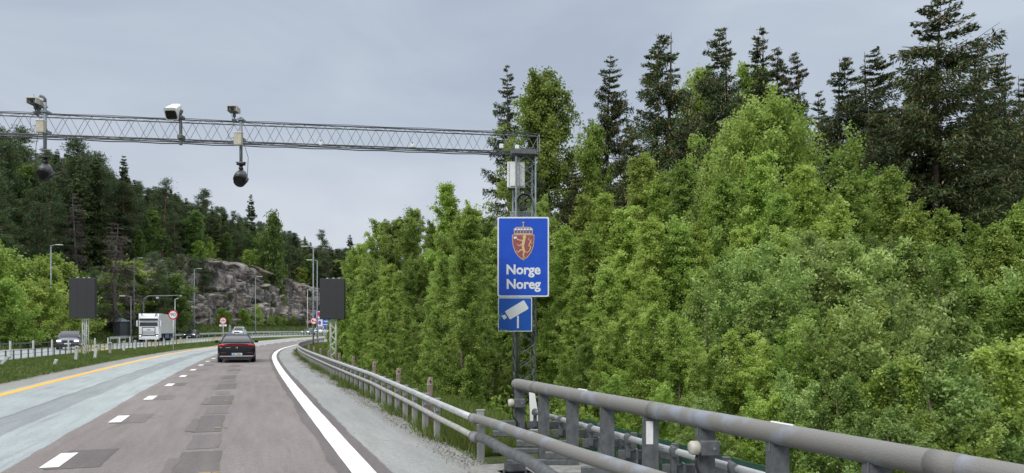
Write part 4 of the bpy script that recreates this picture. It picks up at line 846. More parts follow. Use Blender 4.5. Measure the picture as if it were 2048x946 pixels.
# cameras on the beam
CREAM = mat('camera_cream', (.50, .47, .38), .5, c2=(.40, .38, .31), scale=12); GLS = mat('lens_black', (.008, .009, .010), .35, spec=.25)
def tilt(o, c, a): c = Vector(c); o.rotation_euler = (a, 0, 0); o.location = c - Euler((a, 0, 0)).to_matrix() @ c
def dome(par, x, z, s=1.0, y=0):
    """big hooded camera hanging under a pole"""
    m_ = MB(); m_.path([(x, y, z + .42), (x, y, z + .26)], .05, 12); m_.box((x, y, z + .30), (.09, .16, .06), bev=.01); m_.path([(x, y, z + .45), (x, y, z + .40)], .13, 8); m_.build('neck', BLACK, par, True)
    secs = []
    for yy, r1, r2, dz_ in ((.16, .10, .10, .03), (.10, .15, .16, .02), (-.05, .17, .18, 0), (-.17, .175, .165, -.03)): secs.append([(x + math.cos(a) * r1, y + yy, z + .07 + dz_ + math.sin(a) * r2 * (1 if math.sin(a) > 0 else 1.0)) for a in np.linspace(0, 2 * math.pi, 20, endpoint=False)])
    o1 = MB().loft(secs).build('hood', mat('camera_hood_grey', (.06, .062, .068), .35, c2=(.04, .042, .047), scale=9), par, True)
    o2 = MB().loft([[(x + math.cos(a) * .165 * k_, y + yy, z + .03 + math.sin(a) * .15 * k_) for a in np.linspace(0, 2 * math.pi, 20, endpoint=False)] for yy, k_ in ((-.15, 1), (-.20, .98), (-.215, .7))]).build('lens', GLS, par, True)
    o3 = MB().loft([[(x + math.cos(a) * .172, y + yy, z - .01 + math.sin(a) * .17) for a in np.linspace(math.pi, 2 * math.pi, 12)] + [(x + .15, y + yy, z - .01), (x - .15, y + yy, z - .01)] for yy in (.12, -.19)]).build('lower_shell', BLACK, par, True)
    for o_ in (o1, o2, o3): tilt(o_, (x, y, z + .05), R(30))
def topcam(par, x, z, y=-.1, w_=.26):
    m_ = MB(); m_.box((x, y, z), (w_, .34, .025), bev=.01); m_.box((x - w_ / 2 + .01, y, z - .07), (.018, .32, .14)); m_.box((x + w_ / 2 - .01, y, z - .07), (.018, .32, .14)); m_.build('sun_hood', CREAM, par)
    m_ = MB(); m_.box((x, y + .02, z - .075), (w_ * .72, .30, .12), bev=.015); m_.build('camera_body', GALVD, par); MB().path([(x, y - .13, z - .075), (x, y - .155, z - .075)], .045, 14).build('lens', GLS, par)
    m_ = MB(); m_.box((x, y + .04, z - .19), (.07, .09, .14), bev=.01); m_.bar((x, y + .04, z - .22), (x, y + .04, z - .42), .022, 8); m_.box((x, y + .04, z - .34), (.13, .05, .04)); m_.build('bracket', GALVD, par)
for ix, (px, tiltlab) in enumerate(((90, 'camera pole with a curved top arm and antennas, left end of the gantry beam'), (482, 'camera pole with a small hooded top camera, middle of the gantry beam'))):
    x, y, _ = tpos(px); x *= (y - .4) / y; P_ = thing('camera_pole', tiltlab, 'camera', (x, y - .40, 0), 0, 'camera poles on the gantry beam'); k = y / F; Zp = lambda py: CAMH + (HY - py) * (y - .4) / F
    top, bot, cy, cbx = ((205, 300, 346, (244, 268)), (235, 325, 358, (268, 293)))[ix]
    MB().bar((0, 0, Zp(bot) - .02), (0, 0, Zp(top)), .045, 12).build('pole', GALV, P_, True)
    m_ = MB(); m_.box((0, 0, Zp(bot)), (.27, .14, .015)); m_.box((0, .05, ZB), (.16, .26, .09)); m_.box((0, .05, ZT), (.16, .26, .05)); m_.box((0, 0, Zp(top) - .12), (.14, .05, .03)); m_.build('clamp', GALV, P_)
    zc = (Zp(cbx[0]) + Zp(cbx[1])) / 2; hc = Zp(cbx[0]) - Zp(cbx[1]); cx = -.03
    MB().box((cx, -.12, zc), (.22, .15, hc), bev=.015).build('control_box', CREAM, P_); MB().box((cx, -.125, zc + hc / 2), (.24, .17, .02)).build('box_lid', WHITE, P_)
    dome(P_, .02 if ix == 0 else 0, Zp(cy), y=0)
    MB().path([(-.14 if ix == 0 else .10, -.05, zc - .1), (-.22 if ix == 0 else .22, -.04, zc - .5), (-.25 if ix == 0 else .19, -.03, zc - 1.1), (-.12 if ix == 0 else .16, 0, Zp(cy) + .05)], .008, 5).build('cable', BLACK, P_, True)
    MB().path([(cx - .10, -.15, zc + .05), (cx - .26, -.15, zc + .0), (cx - .30, -.13, zc + .22), (cx - .14, -.1, zc + .42), (cx - .2, -.1, zc + .7)], .007, 5).build('cable', BLACK, P_, True)
    if ix == 0:
        MB().path([(0, 0, Zp(206)), (0, 0, Zp(198)), (-.05, 0, Zp(194)), (-.13, 0, Zp(192))], .04, 12).build('curved_arm', GALVD, P_, True)
        topcam(P_, -.22, Zp(201), w_=.27); m_ = MB(); m_.bar((-.27, 0, Zp(201)), (-.31, 0, Zp(188)), .005, 4); m_.bar((-.16, 0, Zp(201)), (-.17, 0, Zp(193)), .005, 4); m_.build('antenna', BLACK, P_)
        m_ = MB(); m_.box((-.12, -.02, Zp(213)), (.18, .12, .05), ry=.5); m_.box((-.15, -.02, Zp(224)), (.22, .03, .03), ry=.9); m_.box((-.16, 0, Zp(218)), (.07, .1, .25)); m_.box((-.22, 0, Zp(229)), (.12, .05, .04), ry=.8); m_.build('joint_arm', GALVD, P_)
    else: topcam(P_, -.17, Zp(217), w_=.27)
x, y, _ = tpos(360); x *= (y - .4) / y; P_ = thing('camera', 'bulky white boxed camera facing down the road on a dark bracket of the beam', 'camera', (x, y - .40, 0)); Zp = lambda py: CAMH + (HY - py) * (y - .4) / F
m_ = MB(); m_.path([(.02, 0, Zp(290)), (.02, 0, Zp(245)), (-.01, 0, Zp(238)), (-.12, 0, Zp(236))], .045, 10); m_.box((.02, .04, ZB), (.14, .26, .12), bev=.02); m_.box((.02, .04, ZT), (.12, .26, .10), bev=.02); m_.build('bracket', GALVD, P_, False)
sec = lambda yy, w_, h_: [(-.17 + p[0], yy, Zp(223) + p[1]) for p in rrect(w_, h_, .06)]
o1 = MB().loft([sec(.28, .22, .22), sec(.24, .28, .28), sec(-.22, .36, .36)]).build('housing', WHITE, P_, False); o2 = MB().loft([[(-.17 + p[0], yy, Zp(224.5) + p[1]) for p in rrect(.30 * q, .24 * q, .05)] for yy, q in ((-.2, 1), (-.24, 1), (-.25, .8))]).build('lens', GLS, P_)
for o_ in (o1, o2): tilt(o_, (-.17, 0, Zp(223)), R(34))
m_ = MB(); m_.box((-.15, 0, Zp(236)), (.14, .2, .12), bev=.02); m_.path([(.0, .1, Zp(220)), (.0, .0, Zp(228)), (-.02, .02, Zp(236))], .05, 8); m_.build('mount', BLACK, P_)
# ------------------------------------------------------------ signs
BLUE = mat('sign_blue', (.006, .065, .50), .35, c2=(.008, .080, .55), scale=3); SWHITE = mat('sign_white', (.74, .77, .80), .35, c2=(.70, .73, .76), scale=4)
RED = mat('sign_red', (.52, .015, .02), .4); SBLACK = mat('sign_black', (.012, .012, .014), .5); GOLD = mat('sign_gold', (.62, .47, .20), .4); CREST = mat('crest_red', (.28, .075, .095), .4); ORANGE = mat('sign_orange', (.80, .27, .03), .4)
NW, NH = 1.545, 2.39; x, y, z = at(1046.5, 593.5, 22.45)
S = thing('border_sign', 'tall blue border sign with crowned lion shield and the words Norge Noreg', 'sign', (x, y, z))
MB().prism(rrect(NW, NH, .06, 0, NH / 2), 0, .045).build('backing', SWHITE, S); MB().prism(rrect(NW - .085, NH - .085, .04, 0, NH / 2), -.004, .01).build('blue_field', BLUE, S)
sm = MB()
for q in (.24, .47, .69, .88): sm.box((0, -.0045, NH * (1 - q) ), (NW - .1, .002, .005))
sm.build('panel_seam', mat('seam_blue', (.05, .12, .55), .5), S)
for t_, zz in (('Norge', 1593 - 1593), ('Noreg', 0)):
    pass
text_mesh('Norge', .40, 'lettering', SWHITE, S, (0, -.007, (593.5 - 540) / 66.8), width=68 / 66.8, bold=.012); text_mesh('Noreg', .40, 'lettering', SWHITE, S, (0, -.007, (593.5 - 569) / 66.8), width=68 / 66.8, bold=.012)
ux = lambda X: (X - 243) / 3.64 / 66.8; uz = lambda Y: (593.5 - (420 + Y / 3.64)) / 66.8
def q(pts): return [(ux(a), uz(b_)) for a, b_ in pts]
crest = MB().prism(q([(162, 180), (323, 180), (323, 215), (318, 262), (302, 308), (275, 343), (243, 366), (211, 343), (184, 308), (168, 262), (162, 215)]), -.009, -.002).build('shield', GOLD, S)
MB().prism(q([(166, 184), (319, 184), (319, 215), (314, 260), (299, 304), (273, 338), (243, 360), (213, 338), (188, 304), (172, 260), (166, 215)]), -.012, -.006).build('shield_field', CREST, crest)
w1 = lambda *a: [k / 3.64 / 66.8 for k in a]
ln = MB(); y0, y1 = -.015, -.010
for pts, ws in (([(258, 190), (252, 205), (244, 235), (240, 262), (246, 290), (250, 312)], (20, 22, 27, 22, 20, 14)), ([(262, 188), (250, 190), (238, 200)], (8, 18, 9)), ([(240, 222), (218, 220), (196, 212)], (11, 9, 7)), ([(238, 245), (214, 262), (198, 248)], (11, 9, 6)), ([(244, 288), (222, 292), (206, 308), (192, 296)], (14, 11, 8, 6)),
                ([(250, 306), (242, 326), (250, 344), (236, 354)], (15, 11, 9, 6)), ([(252, 295), (270, 312), (288, 296), (298, 272), (284, 252), (296, 232), (304, 212)], (6, 6, 7, 9, 8, 10, 3)), ([(290, 262), (276, 262)], (7, 2)), ([(298, 240), (312, 246)], (7, 2)), ([(290, 224), (280, 210), (292, 200)], (6, 6, 3)), ([(252, 182), (262, 176)], (12, 4))):
    ln.stroke(q(pts), [v_ * .78 for v_ in w1(*ws)], y0, y1); y0 -= .0003; y1 -= .0003
ln.build('lion', GOLD, crest)
ax = MB(); ax.prism(q([(172, 193), (181, 197), (190, 193), (198, 197), (192, 205), (180, 212), (174, 206)]), -.015, -.010); ax.stroke(q([(192, 202), (202, 214)]), w1(3, 3), -.016, -.011); ax.build('axe', SWHITE, crest)
cr = MB(); cr.prism(q([(176, 178), (310, 178), (310, 170), (176, 170)]), -.012, -.003); cr.stroke(q([(178, 170), (176, 140), (190, 128), (243, 126), (296, 128), (310, 140), (308, 170)]), w1(5, 5, 5, 5, 5, 5, 5), -.0125, -.003)
for X in (200, 222, 243, 264, 286): cr.stroke(q([(X, 170), (X, 130)]), w1(4, 4), -.0135, -.004)
cr.prism([(ux(243) + a * .022, uz(117) + c * .022) for a, c in disc(1, 14)], -.013, -.004); cr.stroke(q([(243, 112), (243, 84)]), w1(4, 4), -.014, -.004); cr.stroke(q([(234, 92), (252, 92)]), w1(4, 4), -.0145, -.005)
crown = cr.build('crown', GOLD, S)
cw = MB(); cr2 = MB()
for X in (188, 211, 232, 254, 275, 298): cw.prism([(ux(X) + a * .034, uz(141) + c * .030) for a, c in disc(1, 12)], -.011, -.002); cr2.prism([(ux(X) + a * .022, uz(158) + c * .035) for a, c in disc(1, 12)], -.0112, -.002)
cw.build('crown_pearl', SWHITE, crown); cr2.build('crown_cap', CREST, crown)
mk = MB()
for zz in (.5, 1.9): mk.box((0, .075, zz), (1.3, .05, .05))
mk.build('bracket', GALV, S)
x, y, z = at(1030, 663, 22.45); C_ = thing('camera_sign', 'square blue camera pictogram sign below the tall blue border sign', 'sign', (x, y, z)); SZ = 1.02
MB().prism(rrect(SZ, SZ, .03, 0, SZ / 2), 0, .03).build('backing', SWHITE, C_); MB().prism(rrect(SZ - .05, SZ - .05, .02, 0, SZ / 2), -.004, .01).build('blue_field', mat('camera_sign_blue', (.006, .085, .44), .35, c2=(.008, .10, .47), scale=3), C_)
vx = lambda X: (X - 183) / 3.64 / 66.8; vz = lambda Y: (663 - (420 + Y / 3.64)) / 66.8
v = lambda pts: [(vx(a), vz(c)) for a, c in pts]
p_ = MB(); p_.prism(v([(110, 741), (122, 730), (240, 660), (250, 659), (281, 712), (277, 722), (152, 795), (144, 795)]), -.009, -.002); p_.prism(v([(84, 770), (112, 762), (124, 784), (103, 799)]), -.009, -.002); p_.prism(v([(198, 770), (211, 770), (211, 860), (197, 860)]), -.009, -.002); p_.build('pictogram', SWHITE, C_)
mk = MB(); mk.box((0, .05, .2), (.8, .04, .04)); mk.box((0, .05, .8), (.8, .04, .04)); mk.build('bracket', GALV, C_)

def round_sign(px, py, Z, r, name, label, base=None, post=True, rz=0, off=0):
    x, y, z = at(px, py, Z); zb_ = gz(x, y) if base is None else base
    T = thing(name, label, 'sign', (x, y, zb_), rz); h = z - zb_
    if post: MB().bar((0, .06, -.2), (0, .06, h + r * .5), .035, 10).build('post', PALE, T, True)
    MB().prism(disc(r, 36, 0, h), 0, .02).build('plate', RED, T); MB().prism(disc(r * .76, 36, 0, h), -.004, .004).build('white_field', SWHITE, T); return T, h
T, h = round_sign(346, 629.5, 63, .40, 'speed_limit_sign', 'round speed limit sign reading 90 on a post in the median'); text_mesh('90', .42, 'numerals', SBLACK, T, (0, -.008, h + .0), width=.44, bold=.0)
T, h = round_sign(446, 641.5, 84, .40, 'customs_sign', 'round customs sign with a red ring, in the median above the black car'); MB().box((0, -.007, h), (.46, .004, .07)).build('bar', SBLACK, T)
text_mesh('TOLL', .16, 'lettering', SBLACK, T, (0, -.007, h + .14), width=.30, bold=.004); text_mesh('DOUANE', .12, 'lettering', SBLACK, T, (0, -.007, h - .14), width=.36, bold=.003); MB().box((0, 0, h - .52), (.82, .02, .20)).build('text_plate', SWHITE, T); text_mesh('500 m', .14, 'lettering', SBLACK, T, (0, -.014, h - .52), width=.4, bold=.003)
x, y, z = ga(460, 84); o = thing('marker_post', 'plain grey square post right beside the round customs sign', 'post', (x, y, z)); MB().box((0, 0, 1.1), (.22, .14, 2.5), bev=.02).build('shaft', GALV, o); MB().box((0, 0, 2.37), (.26, .18, .04)).build('cap', GALVD, o)
T, h = round_sign(627.5, 642, 83, .39, 'no_overtaking_sign', 'round no overtaking sign for lorries, with a red lorry and black car', post=False); m_ = MB(); m_.box((-.12, -.007, h + .02), (.20, .004, .20)); m_.box((.0, -.007, h - .02), (.05, .004, .12)); m_.build('lorry_symbol', RED, T); m_ = MB(); m_.box((.17, -.007, h - .05), (.20, .004, .07)); m_.box((.16, -.0075, h + .0), (.12, .004, .06)); m_.build('car_symbol', SBLACK, T)
MB().box((0, .045, h), (.1, .05, .3)).build('bracket', GALV, T)
x, y, z = at(648, 653, 100); zb_ = gz(x, y); T = thing('place_name_sign', 'blue place name sign with a white emblem panel, behind the round lorry sign', 'sign', (x, y, zb_)); h = z - zb_; sc_ = 15
for dx in (-.75, .55): MB().bar((dx, .05, -.3), (dx, .05, h + (1.9 if dx < 0 else .9)), .05, 8).build('post', PALE, T, True)
MB().box((-.05, 0, h + .5), (1.95, .03, 1.0)).build('blue_panel', BLUE, T); MB().box((-.58, -.02, h + .5), (.80, .01, .92)).build('white_panel', SWHITE, T); MB().prism([(-.58 + a * .20, h + .5 + c * .30) for a, c in disc(1, 16)], -.034, -.028).build('emblem', mat('emblem_mauve', (.16, .10, .35), .4), T)
text_mesh('Halden', .34, 'lettering', SWHITE, T, (.40, -.02, h + .68), width=.86, bold=.01); text_mesh('kommune', .3, 'lettering', SWHITE, T, (.40, -.02, h + .28), width=1.0, bold=.01)
x, y, z = at(643, 639, 100.2); T2 = thing('shield_sign', 'blue edged white sign with a red and orange shield, half behind the right black screen', 'sign', (x, y - .25, z)); MB().box((-.08, 0, .62), (1.25, .03, 1.15)).build('plate', BLUE, T2); MB().box((-.08, -.02, .62), (1.05, .01, .98)).build('white_field', SWHITE, T2)
sh = MB().prism([(-.48, 1.0), (.32, 1.0), (.32, .6), (-.08, .2), (-.48, .6)], -.034, -.027).build('shield', RED, T2); MB().prism([(-.2, .95), (.28, .95), (.28, .6), (-.08, .28), (.05, .6)], -.040, -.036).build('flame', ORANGE, sh)

# ------------------------------------------------------------ black message screens
SCR = mat('screen_black', (.020, .021, .024), .6, c2=(.028, .029, .032), scale=60)
def screen(px0, px1, py0, py1, Z, pb0, pb1, label, rz=0):
    x, y, z = at((px0 + px1) / 2, py1, Z); w_ = (px1 - px0) * Z / F; h_ = (py1 - py0) * Z / F; zb_ = gz(x, y); lx = ((pb0 + pb1) / 2 - (px0 + px1) / 2) * Z / F; lw = (pb1 - pb0) * Z / F / 2
    T = thing('message_screen', label, 'screen', (x, y, zb_), rz, 'black message screens'); hb = z - zb_
    MB().box((0, 0, hb + h_ / 2), (w_, .22, h_), bev=.02).build('cabinet', BLACK, T); MB().box((0, -.115, hb + h_ / 2), (w_ - .05, .012, h_ - .05)).build('display', SCR, T)
    m_ = MB(); [m_.box((0, -.1215, hb + h_ * q_), (w_ - .06, .004, .018)) for q_ in (.2, .4, .6, .8)]; [m_.box((w_ * q_, -.1225, hb + h_ / 2), (.018, .004, h_ - .06)) for q_ in (-.17, .17)]; m_.build('module_seam', BLACK, T)
    m_ = MB(); [m_.box((a * w_, -.05, hb + h_ + .03), (.12, .06, .05)) for a in (-.2, .05, .25)]; m_.build('light_sensor', PALE, T)
    for sx in (-lw, lw):
        MB().bar((lx + sx, .18, -.3), (lx + sx, .18, hb + h_ * .85), .035, 8).build('leg', WHITE, T, True)
        MB().bar((lx + sx, .42, -.3), (lx + sx, .42, hb + h_ * .85), .03, 8).build('leg', WHITE, T, True)
    lt_ = MB(); zz = -.1; k = 0
    while zz < hb + .2:
        for yy in (.18, .42): lt_.bar((lx - lw * (1 if k % 2 else -1), yy, zz), (lx + lw * (1 if k % 2 else -1), yy, zz + .32), .016, 5)
        zz += .32; k += 1
    lt_.build('lattice', WHITE, T)
screen(139.5, 192.5, 556, 637, 50, 162, 170, 'black message screen on a white lattice leg in the median at the left'); screen(640, 690.5, 557.5, 638.5, 45, 659, 670, 'black message screen on a white lattice leg behind the right guard rail')

# ------------------------------------------------------------ lamp posts
LPG = 'tall lamp posts along the motorway'
def lamp(px, top, Z, arm, label, r=.075, group=LPG, mt=None, al=1.2, base=None):
    x, y, z = at(px, top, Z); zb_ = gz(x, y) if base is None else base; h = z - zb_; T = thing('street_lamp', label, 'lamp post', (x, y, zb_), 0, group); mt = mt or GALV; sg = 1 if arm > 0 else -1
    MB().path([(0, 0, -.3), (0, 0, h * .3), (0, 0, h * .31), (0, 0, h)], [r * 1.25, r * 1.2, r, r * .7], 10).build('pole', mt, T, True); MB().path([(0, 0, h - .05), (sg * .1, -.02, h), (sg * al * .55, -.1, h + .06)], r * .6, 8).build('arm', mt, T, True)
    MB().box((sg * al * .8, -.12, h + .06), (al * .62, .22, .09), bev=.03).build('lantern', PALE, T); MB().box((sg * al * .82, -.12, h + .01), (al * .4, .16, .015)).build('glass', SWHITE, T); return T
lamp(102, 491, 80, 1, 'tall lamp post at far left, arm pointing right, beside the left black screen'); lamp(268, 517, 106, 1, 'tall lamp post between the round bright tree and the truck'); lamp(388.5, 538, 124, 1, 'tall lamp post in front of the rock face, above the small dark car'); lamp(511, 554, 141, 1, 'tall lamp post in front of the rock face, right of the white pick-up')
lamp(626.5, 494, 83.2, -1, 'tallest looking lamp post, carrying the round lorry sign'); lamp(634.5, 521, 96, -1, 'tall lamp post just right of the one carrying the lorry sign'); lamp(615, 579, 168, 1, 'shorter pale lamp post at the end of the rock face', group='short lamp posts', mt=PALE, al=.9); lamp(262, 593, 97, -1, 'short dark lamp post with a pale lantern beside the kiosk', group='short lamp posts', mt=GALVD, al=1.3); lamp(350, 598, 112, 1, 'short pale pole seen just above the speed limit sign', group='short lamp posts', mt=PALE, al=.5)
x, y, z = ga(287, 110); k = 110 / F; T = thing('camera_arch', 'curved grey pole with a long arm reaching right over the white truck', 'pole', (x, y, z)); h = CAMH + (HY - 592) * k - z
MB().path([(0, 0, -.2), (0, 0, h - .9), (.12, 0, h - .45), (.45, 0, h - .12), (.8, 0, h), (3, 0, h + .03), (5.6, 0, h + .10)], [.11, .10, .10, .09, .09, .08, .06], 10).build('arm', GALV, T, True); m_ = MB(); m_.bar((2.3, -.05, h), (2.3, -.05, h - 1.0), .05, 6); m_.build('drop_rod', GALVD, T); MB().box((2.1, -.1, h - .28), (.35, .3, .25), bev=.05).build('camera', WHITE, T); MB().box((5.5, 0, h + .02), (.2, .2, .12)).build('end_cap', PALE, T)

# ------------------------------------------------------------ kiosk
x, y, z = ga(242, 104); T = thing('kiosk', 'dark grey eight sided hut with a low pale pointed roof', 'hut', (x, y, z)); hk = 1.95; oc = lambda r, z_: [(math.cos(a) * r, math.sin(a) * r, z_) for a in [R(22.5 + 45 * i) for i in range(8)]]
KW = mat('kiosk_panel', (.065, .075, .09), .6, c2=(.085, .095, .11), scale=4)
MB().loft([oc(1.16, .06), oc(1.16, hk)]).build('wall', KW, T); MB().loft([oc(1.32, hk), oc(1.32, hk + .08), oc(.04, hk + .55)]).build('roof', mat('kiosk_roof', (.30, .38, .42), .5, c2=(.25, .33, .37), scale=3), T); MB().loft([oc(1.24, -.3), oc(1.24, .07)]).build('plinth', CONC, T)
m_ = MB(); [m_.bar((math.cos(R(22.5 + 45 * i)) * 1.17, math.sin(R(22.5 + 45 * i)) * 1.17, .06), (math.cos(R(22.5 + 45 * i)) * 1.17, math.sin(R(22.5 + 45 * i)) * 1.17, hk), .03, 5) for i in range(8)]; m_.build('corner_trim', GALVD, T)

# ------------------------------------------------------------ median posts and far barriers
BG = 'grey posts in the median grass'; b0 = None
BL = [(151.6, 695, 724), (190, 692, 719), (220, 689.5, 710.5), (248, 687, 704.6), (270, 683, 701), (292, 681, 698), (311, 679.5, 696.7), (328, 678, 694), (344, 677, 692), (361, 679, 689.5), (374, 679.5, 688)]
for i, (px, t_, bt) in enumerate(BL):
    Z = CAMH * F / (bt - HY) * 1.0; x, y, z = ga(px, Z); h = (bt - t_) * Z / F; lb = ('nearest thick grey post leaning in the median grass', 'second grey leaning post in the median grass, left of the yellow flowers')[i] if i < 2 else 'grey square post in the receding median row'
    if b0 is None: b0 = thing('median_post', lb, 'post', (x, y, z), .2, BG); MB().box((0, 0, .36), (.16, .12, .82), bev=.02).build('shaft', PALE, b0); MB().box((0, 0, .78), (.18, .13, .02)).build('cap', WHITE, b0); MB().box((0, -.064, .68), (.07, .006, .1)).build('reflector', GALVD, b0); bc = cache(b0)
    else: b0_ = copy_thing(b0, (x, y, z), .2 + i * .1, lb, BG, bc); b0_.rotation_euler = (random.Random(i).uniform(-.1, .1), .10 if i < 2 else random.Random(i).uniform(-.03, .06), .2)
b0.rotation_euler = (0, .09, .2)
for px, py, Z, hh, ry, lb in ((109, 733, 35.5, .28, .35, 'short white stump leaning in the median grass'), (2, 735, 35, .55, .7, 'white post leaning hard at the left edge of the view')):
    x, y, z = ga(px, Z); o = MB().box((0, 0, hh / 2), (.15, .11, hh), bev=.02).build('leaning_post', PALE); o.location = (x, y, z); o.rotation_euler = (0, ry, .2); tag(o, lb, 'post')
tl = 'thin tall grey post beside the far carriageway at left'; t0 = None
for px, tp, bt, Z in ((20.5, 688, 721, 46), (66.5, 686.5, 713.6, 50), (104, 684, 712, 54), (137, 682, 708, 58), (190, 679, 700, 66), (216, 678, 697, 71), (239, 676, 694, 76), (260, 675, 692, 81)):
    x, y, z = ga(px, Z); 
    if t0 is None: t0 = thing('delineator', tl, 'post', (x, y, z), 0, 'thin posts by the far carriageway'); MB().box((0, 0, .5), (.12, .08, 1.15), bev=.015).build('shaft', PALE, t0); MB().box((0, 0, 1.08), (.13, .09, .02)).build('cap', GALV, t0); tc0 = cache(t0)
    else: copy_thing(t0, (x, y, z), 0, tl, None, tc0)
def barrier(name, label, s0, s1, l, h, step, beam, ph, pw, mt, wires=0):
    T = thing(name, label, 'guard rail', (0, 0, 0)); pts = spath(s0, s1, l, 0, 2.0); gzl = [GSL(a, l) for a in np.arange(s0, s1, 2.0)]
    P = [(p[0], p[1], float(z_)) for p, z_ in zip(pts, gzl)]
    if beam:
        m_ = MB(); n = len(P)
        for dz0, dz1 in ((h - .15, h - .02), (h - .30, h - .17)) if beam == 2 else ((h - .12, h),):
            V = [];
            for i, p in enumerate(P):
                a = P[min(i + 1, n - 1)]; c = P[max(i - 1, 0)]; tt = Vector((a[0] - c[0], a[1] - c[1], 0)).normalized(); nn = Vector((tt.y, -tt.x, 0)) * .04
                V.append([(p[0] + nn.x * q_[0], p[1] + nn.y * q_[0], p[2] + q_[1]) for q_ in ((-1, dz0), (1, dz0), (1, dz1), (-1, dz1))])
            m_.loft(V)
        m_.build('beam', mt, T)
    for k in range(wires): MB().path([(p[0], p[1], p[2] + h * (.55 + .35 * k)) for p in P], .012, 5).build('wire', GALVD, T, True)
    pme_ = None
    for a in np.arange(s0 + .3, s1, step):
        x, y = map(float, sl(a, l - .08 if beam else l)); z = float(GSL(a, l))
        if pme_ is None: o = MB().box((0, 0, ph / 2 - .15), (pw, .07, ph + .3)).build('post', mt if beam else GALVD, T); pme_ = o.data
        else: o = bpy.data.objects.new('post', pme_); col.objects.link(o); o.parent = T
        o.location = (x, y, z); o.rotation_euler = (0, 0, head(a))
barrier('cable_barrier', 'low wire barrier on thin dark posts between median and far carriageway', 32, 96, -13.9, .62, 1.3, 0, .60, .07, PALE, 2)
barrier('guard_rail', 'pale low guard rail with close posts beyond the black car', 96, 190, -14.0, .62, 1.1, 1, .55, .14, PALE)
barrier('guard_rail', 'two beam guard rail beyond the small dark car, at the foot of the grass bank', 101, 190, -24.0, .85, 2.0, 2, .75, .09, PALE)
barrier('guard_rail', 'low dark rail in front of the kiosk and the truck', 60, 97, -23.9, .6, 2.0, 1, .55, .08, GALVD)
F_ = thing('wire_fence', 'dark wire fence on posts below the bright trees at the left edge', 'fence', (0, 0, 0)); pme_ = None
wm = MB(); fp = [(float(sl(a, -28)[0]), float(sl(a, -28)[1]), float(GSL(a, -28))) for a in np.arange(36, 92, 2.5)]
for z_ in np.arange(.1, 1.9, .22): wm.path([(p[0], p[1], p[2] + z_) for p in fp], .012, 4)
for a in np.arange(36, 89, .5): x, y = map(float, sl(a, -28)); z = float(GSL(a, -28)); wm.bar((x, y, z), (x, y, z + 1.85), .009, 3)
wm.build('mesh', BLACK, F_)
for p in fp:
    if pme_ is None: o = MB().bar((0, 0, -.2), (0, 0, 1.95), .04, 6).build('post', GALVD, F_); pme_ = o.data
    else: o = bpy.data.objects.new('post', pme_); col.objects.link(o); o.parent = F_
    o.location = p

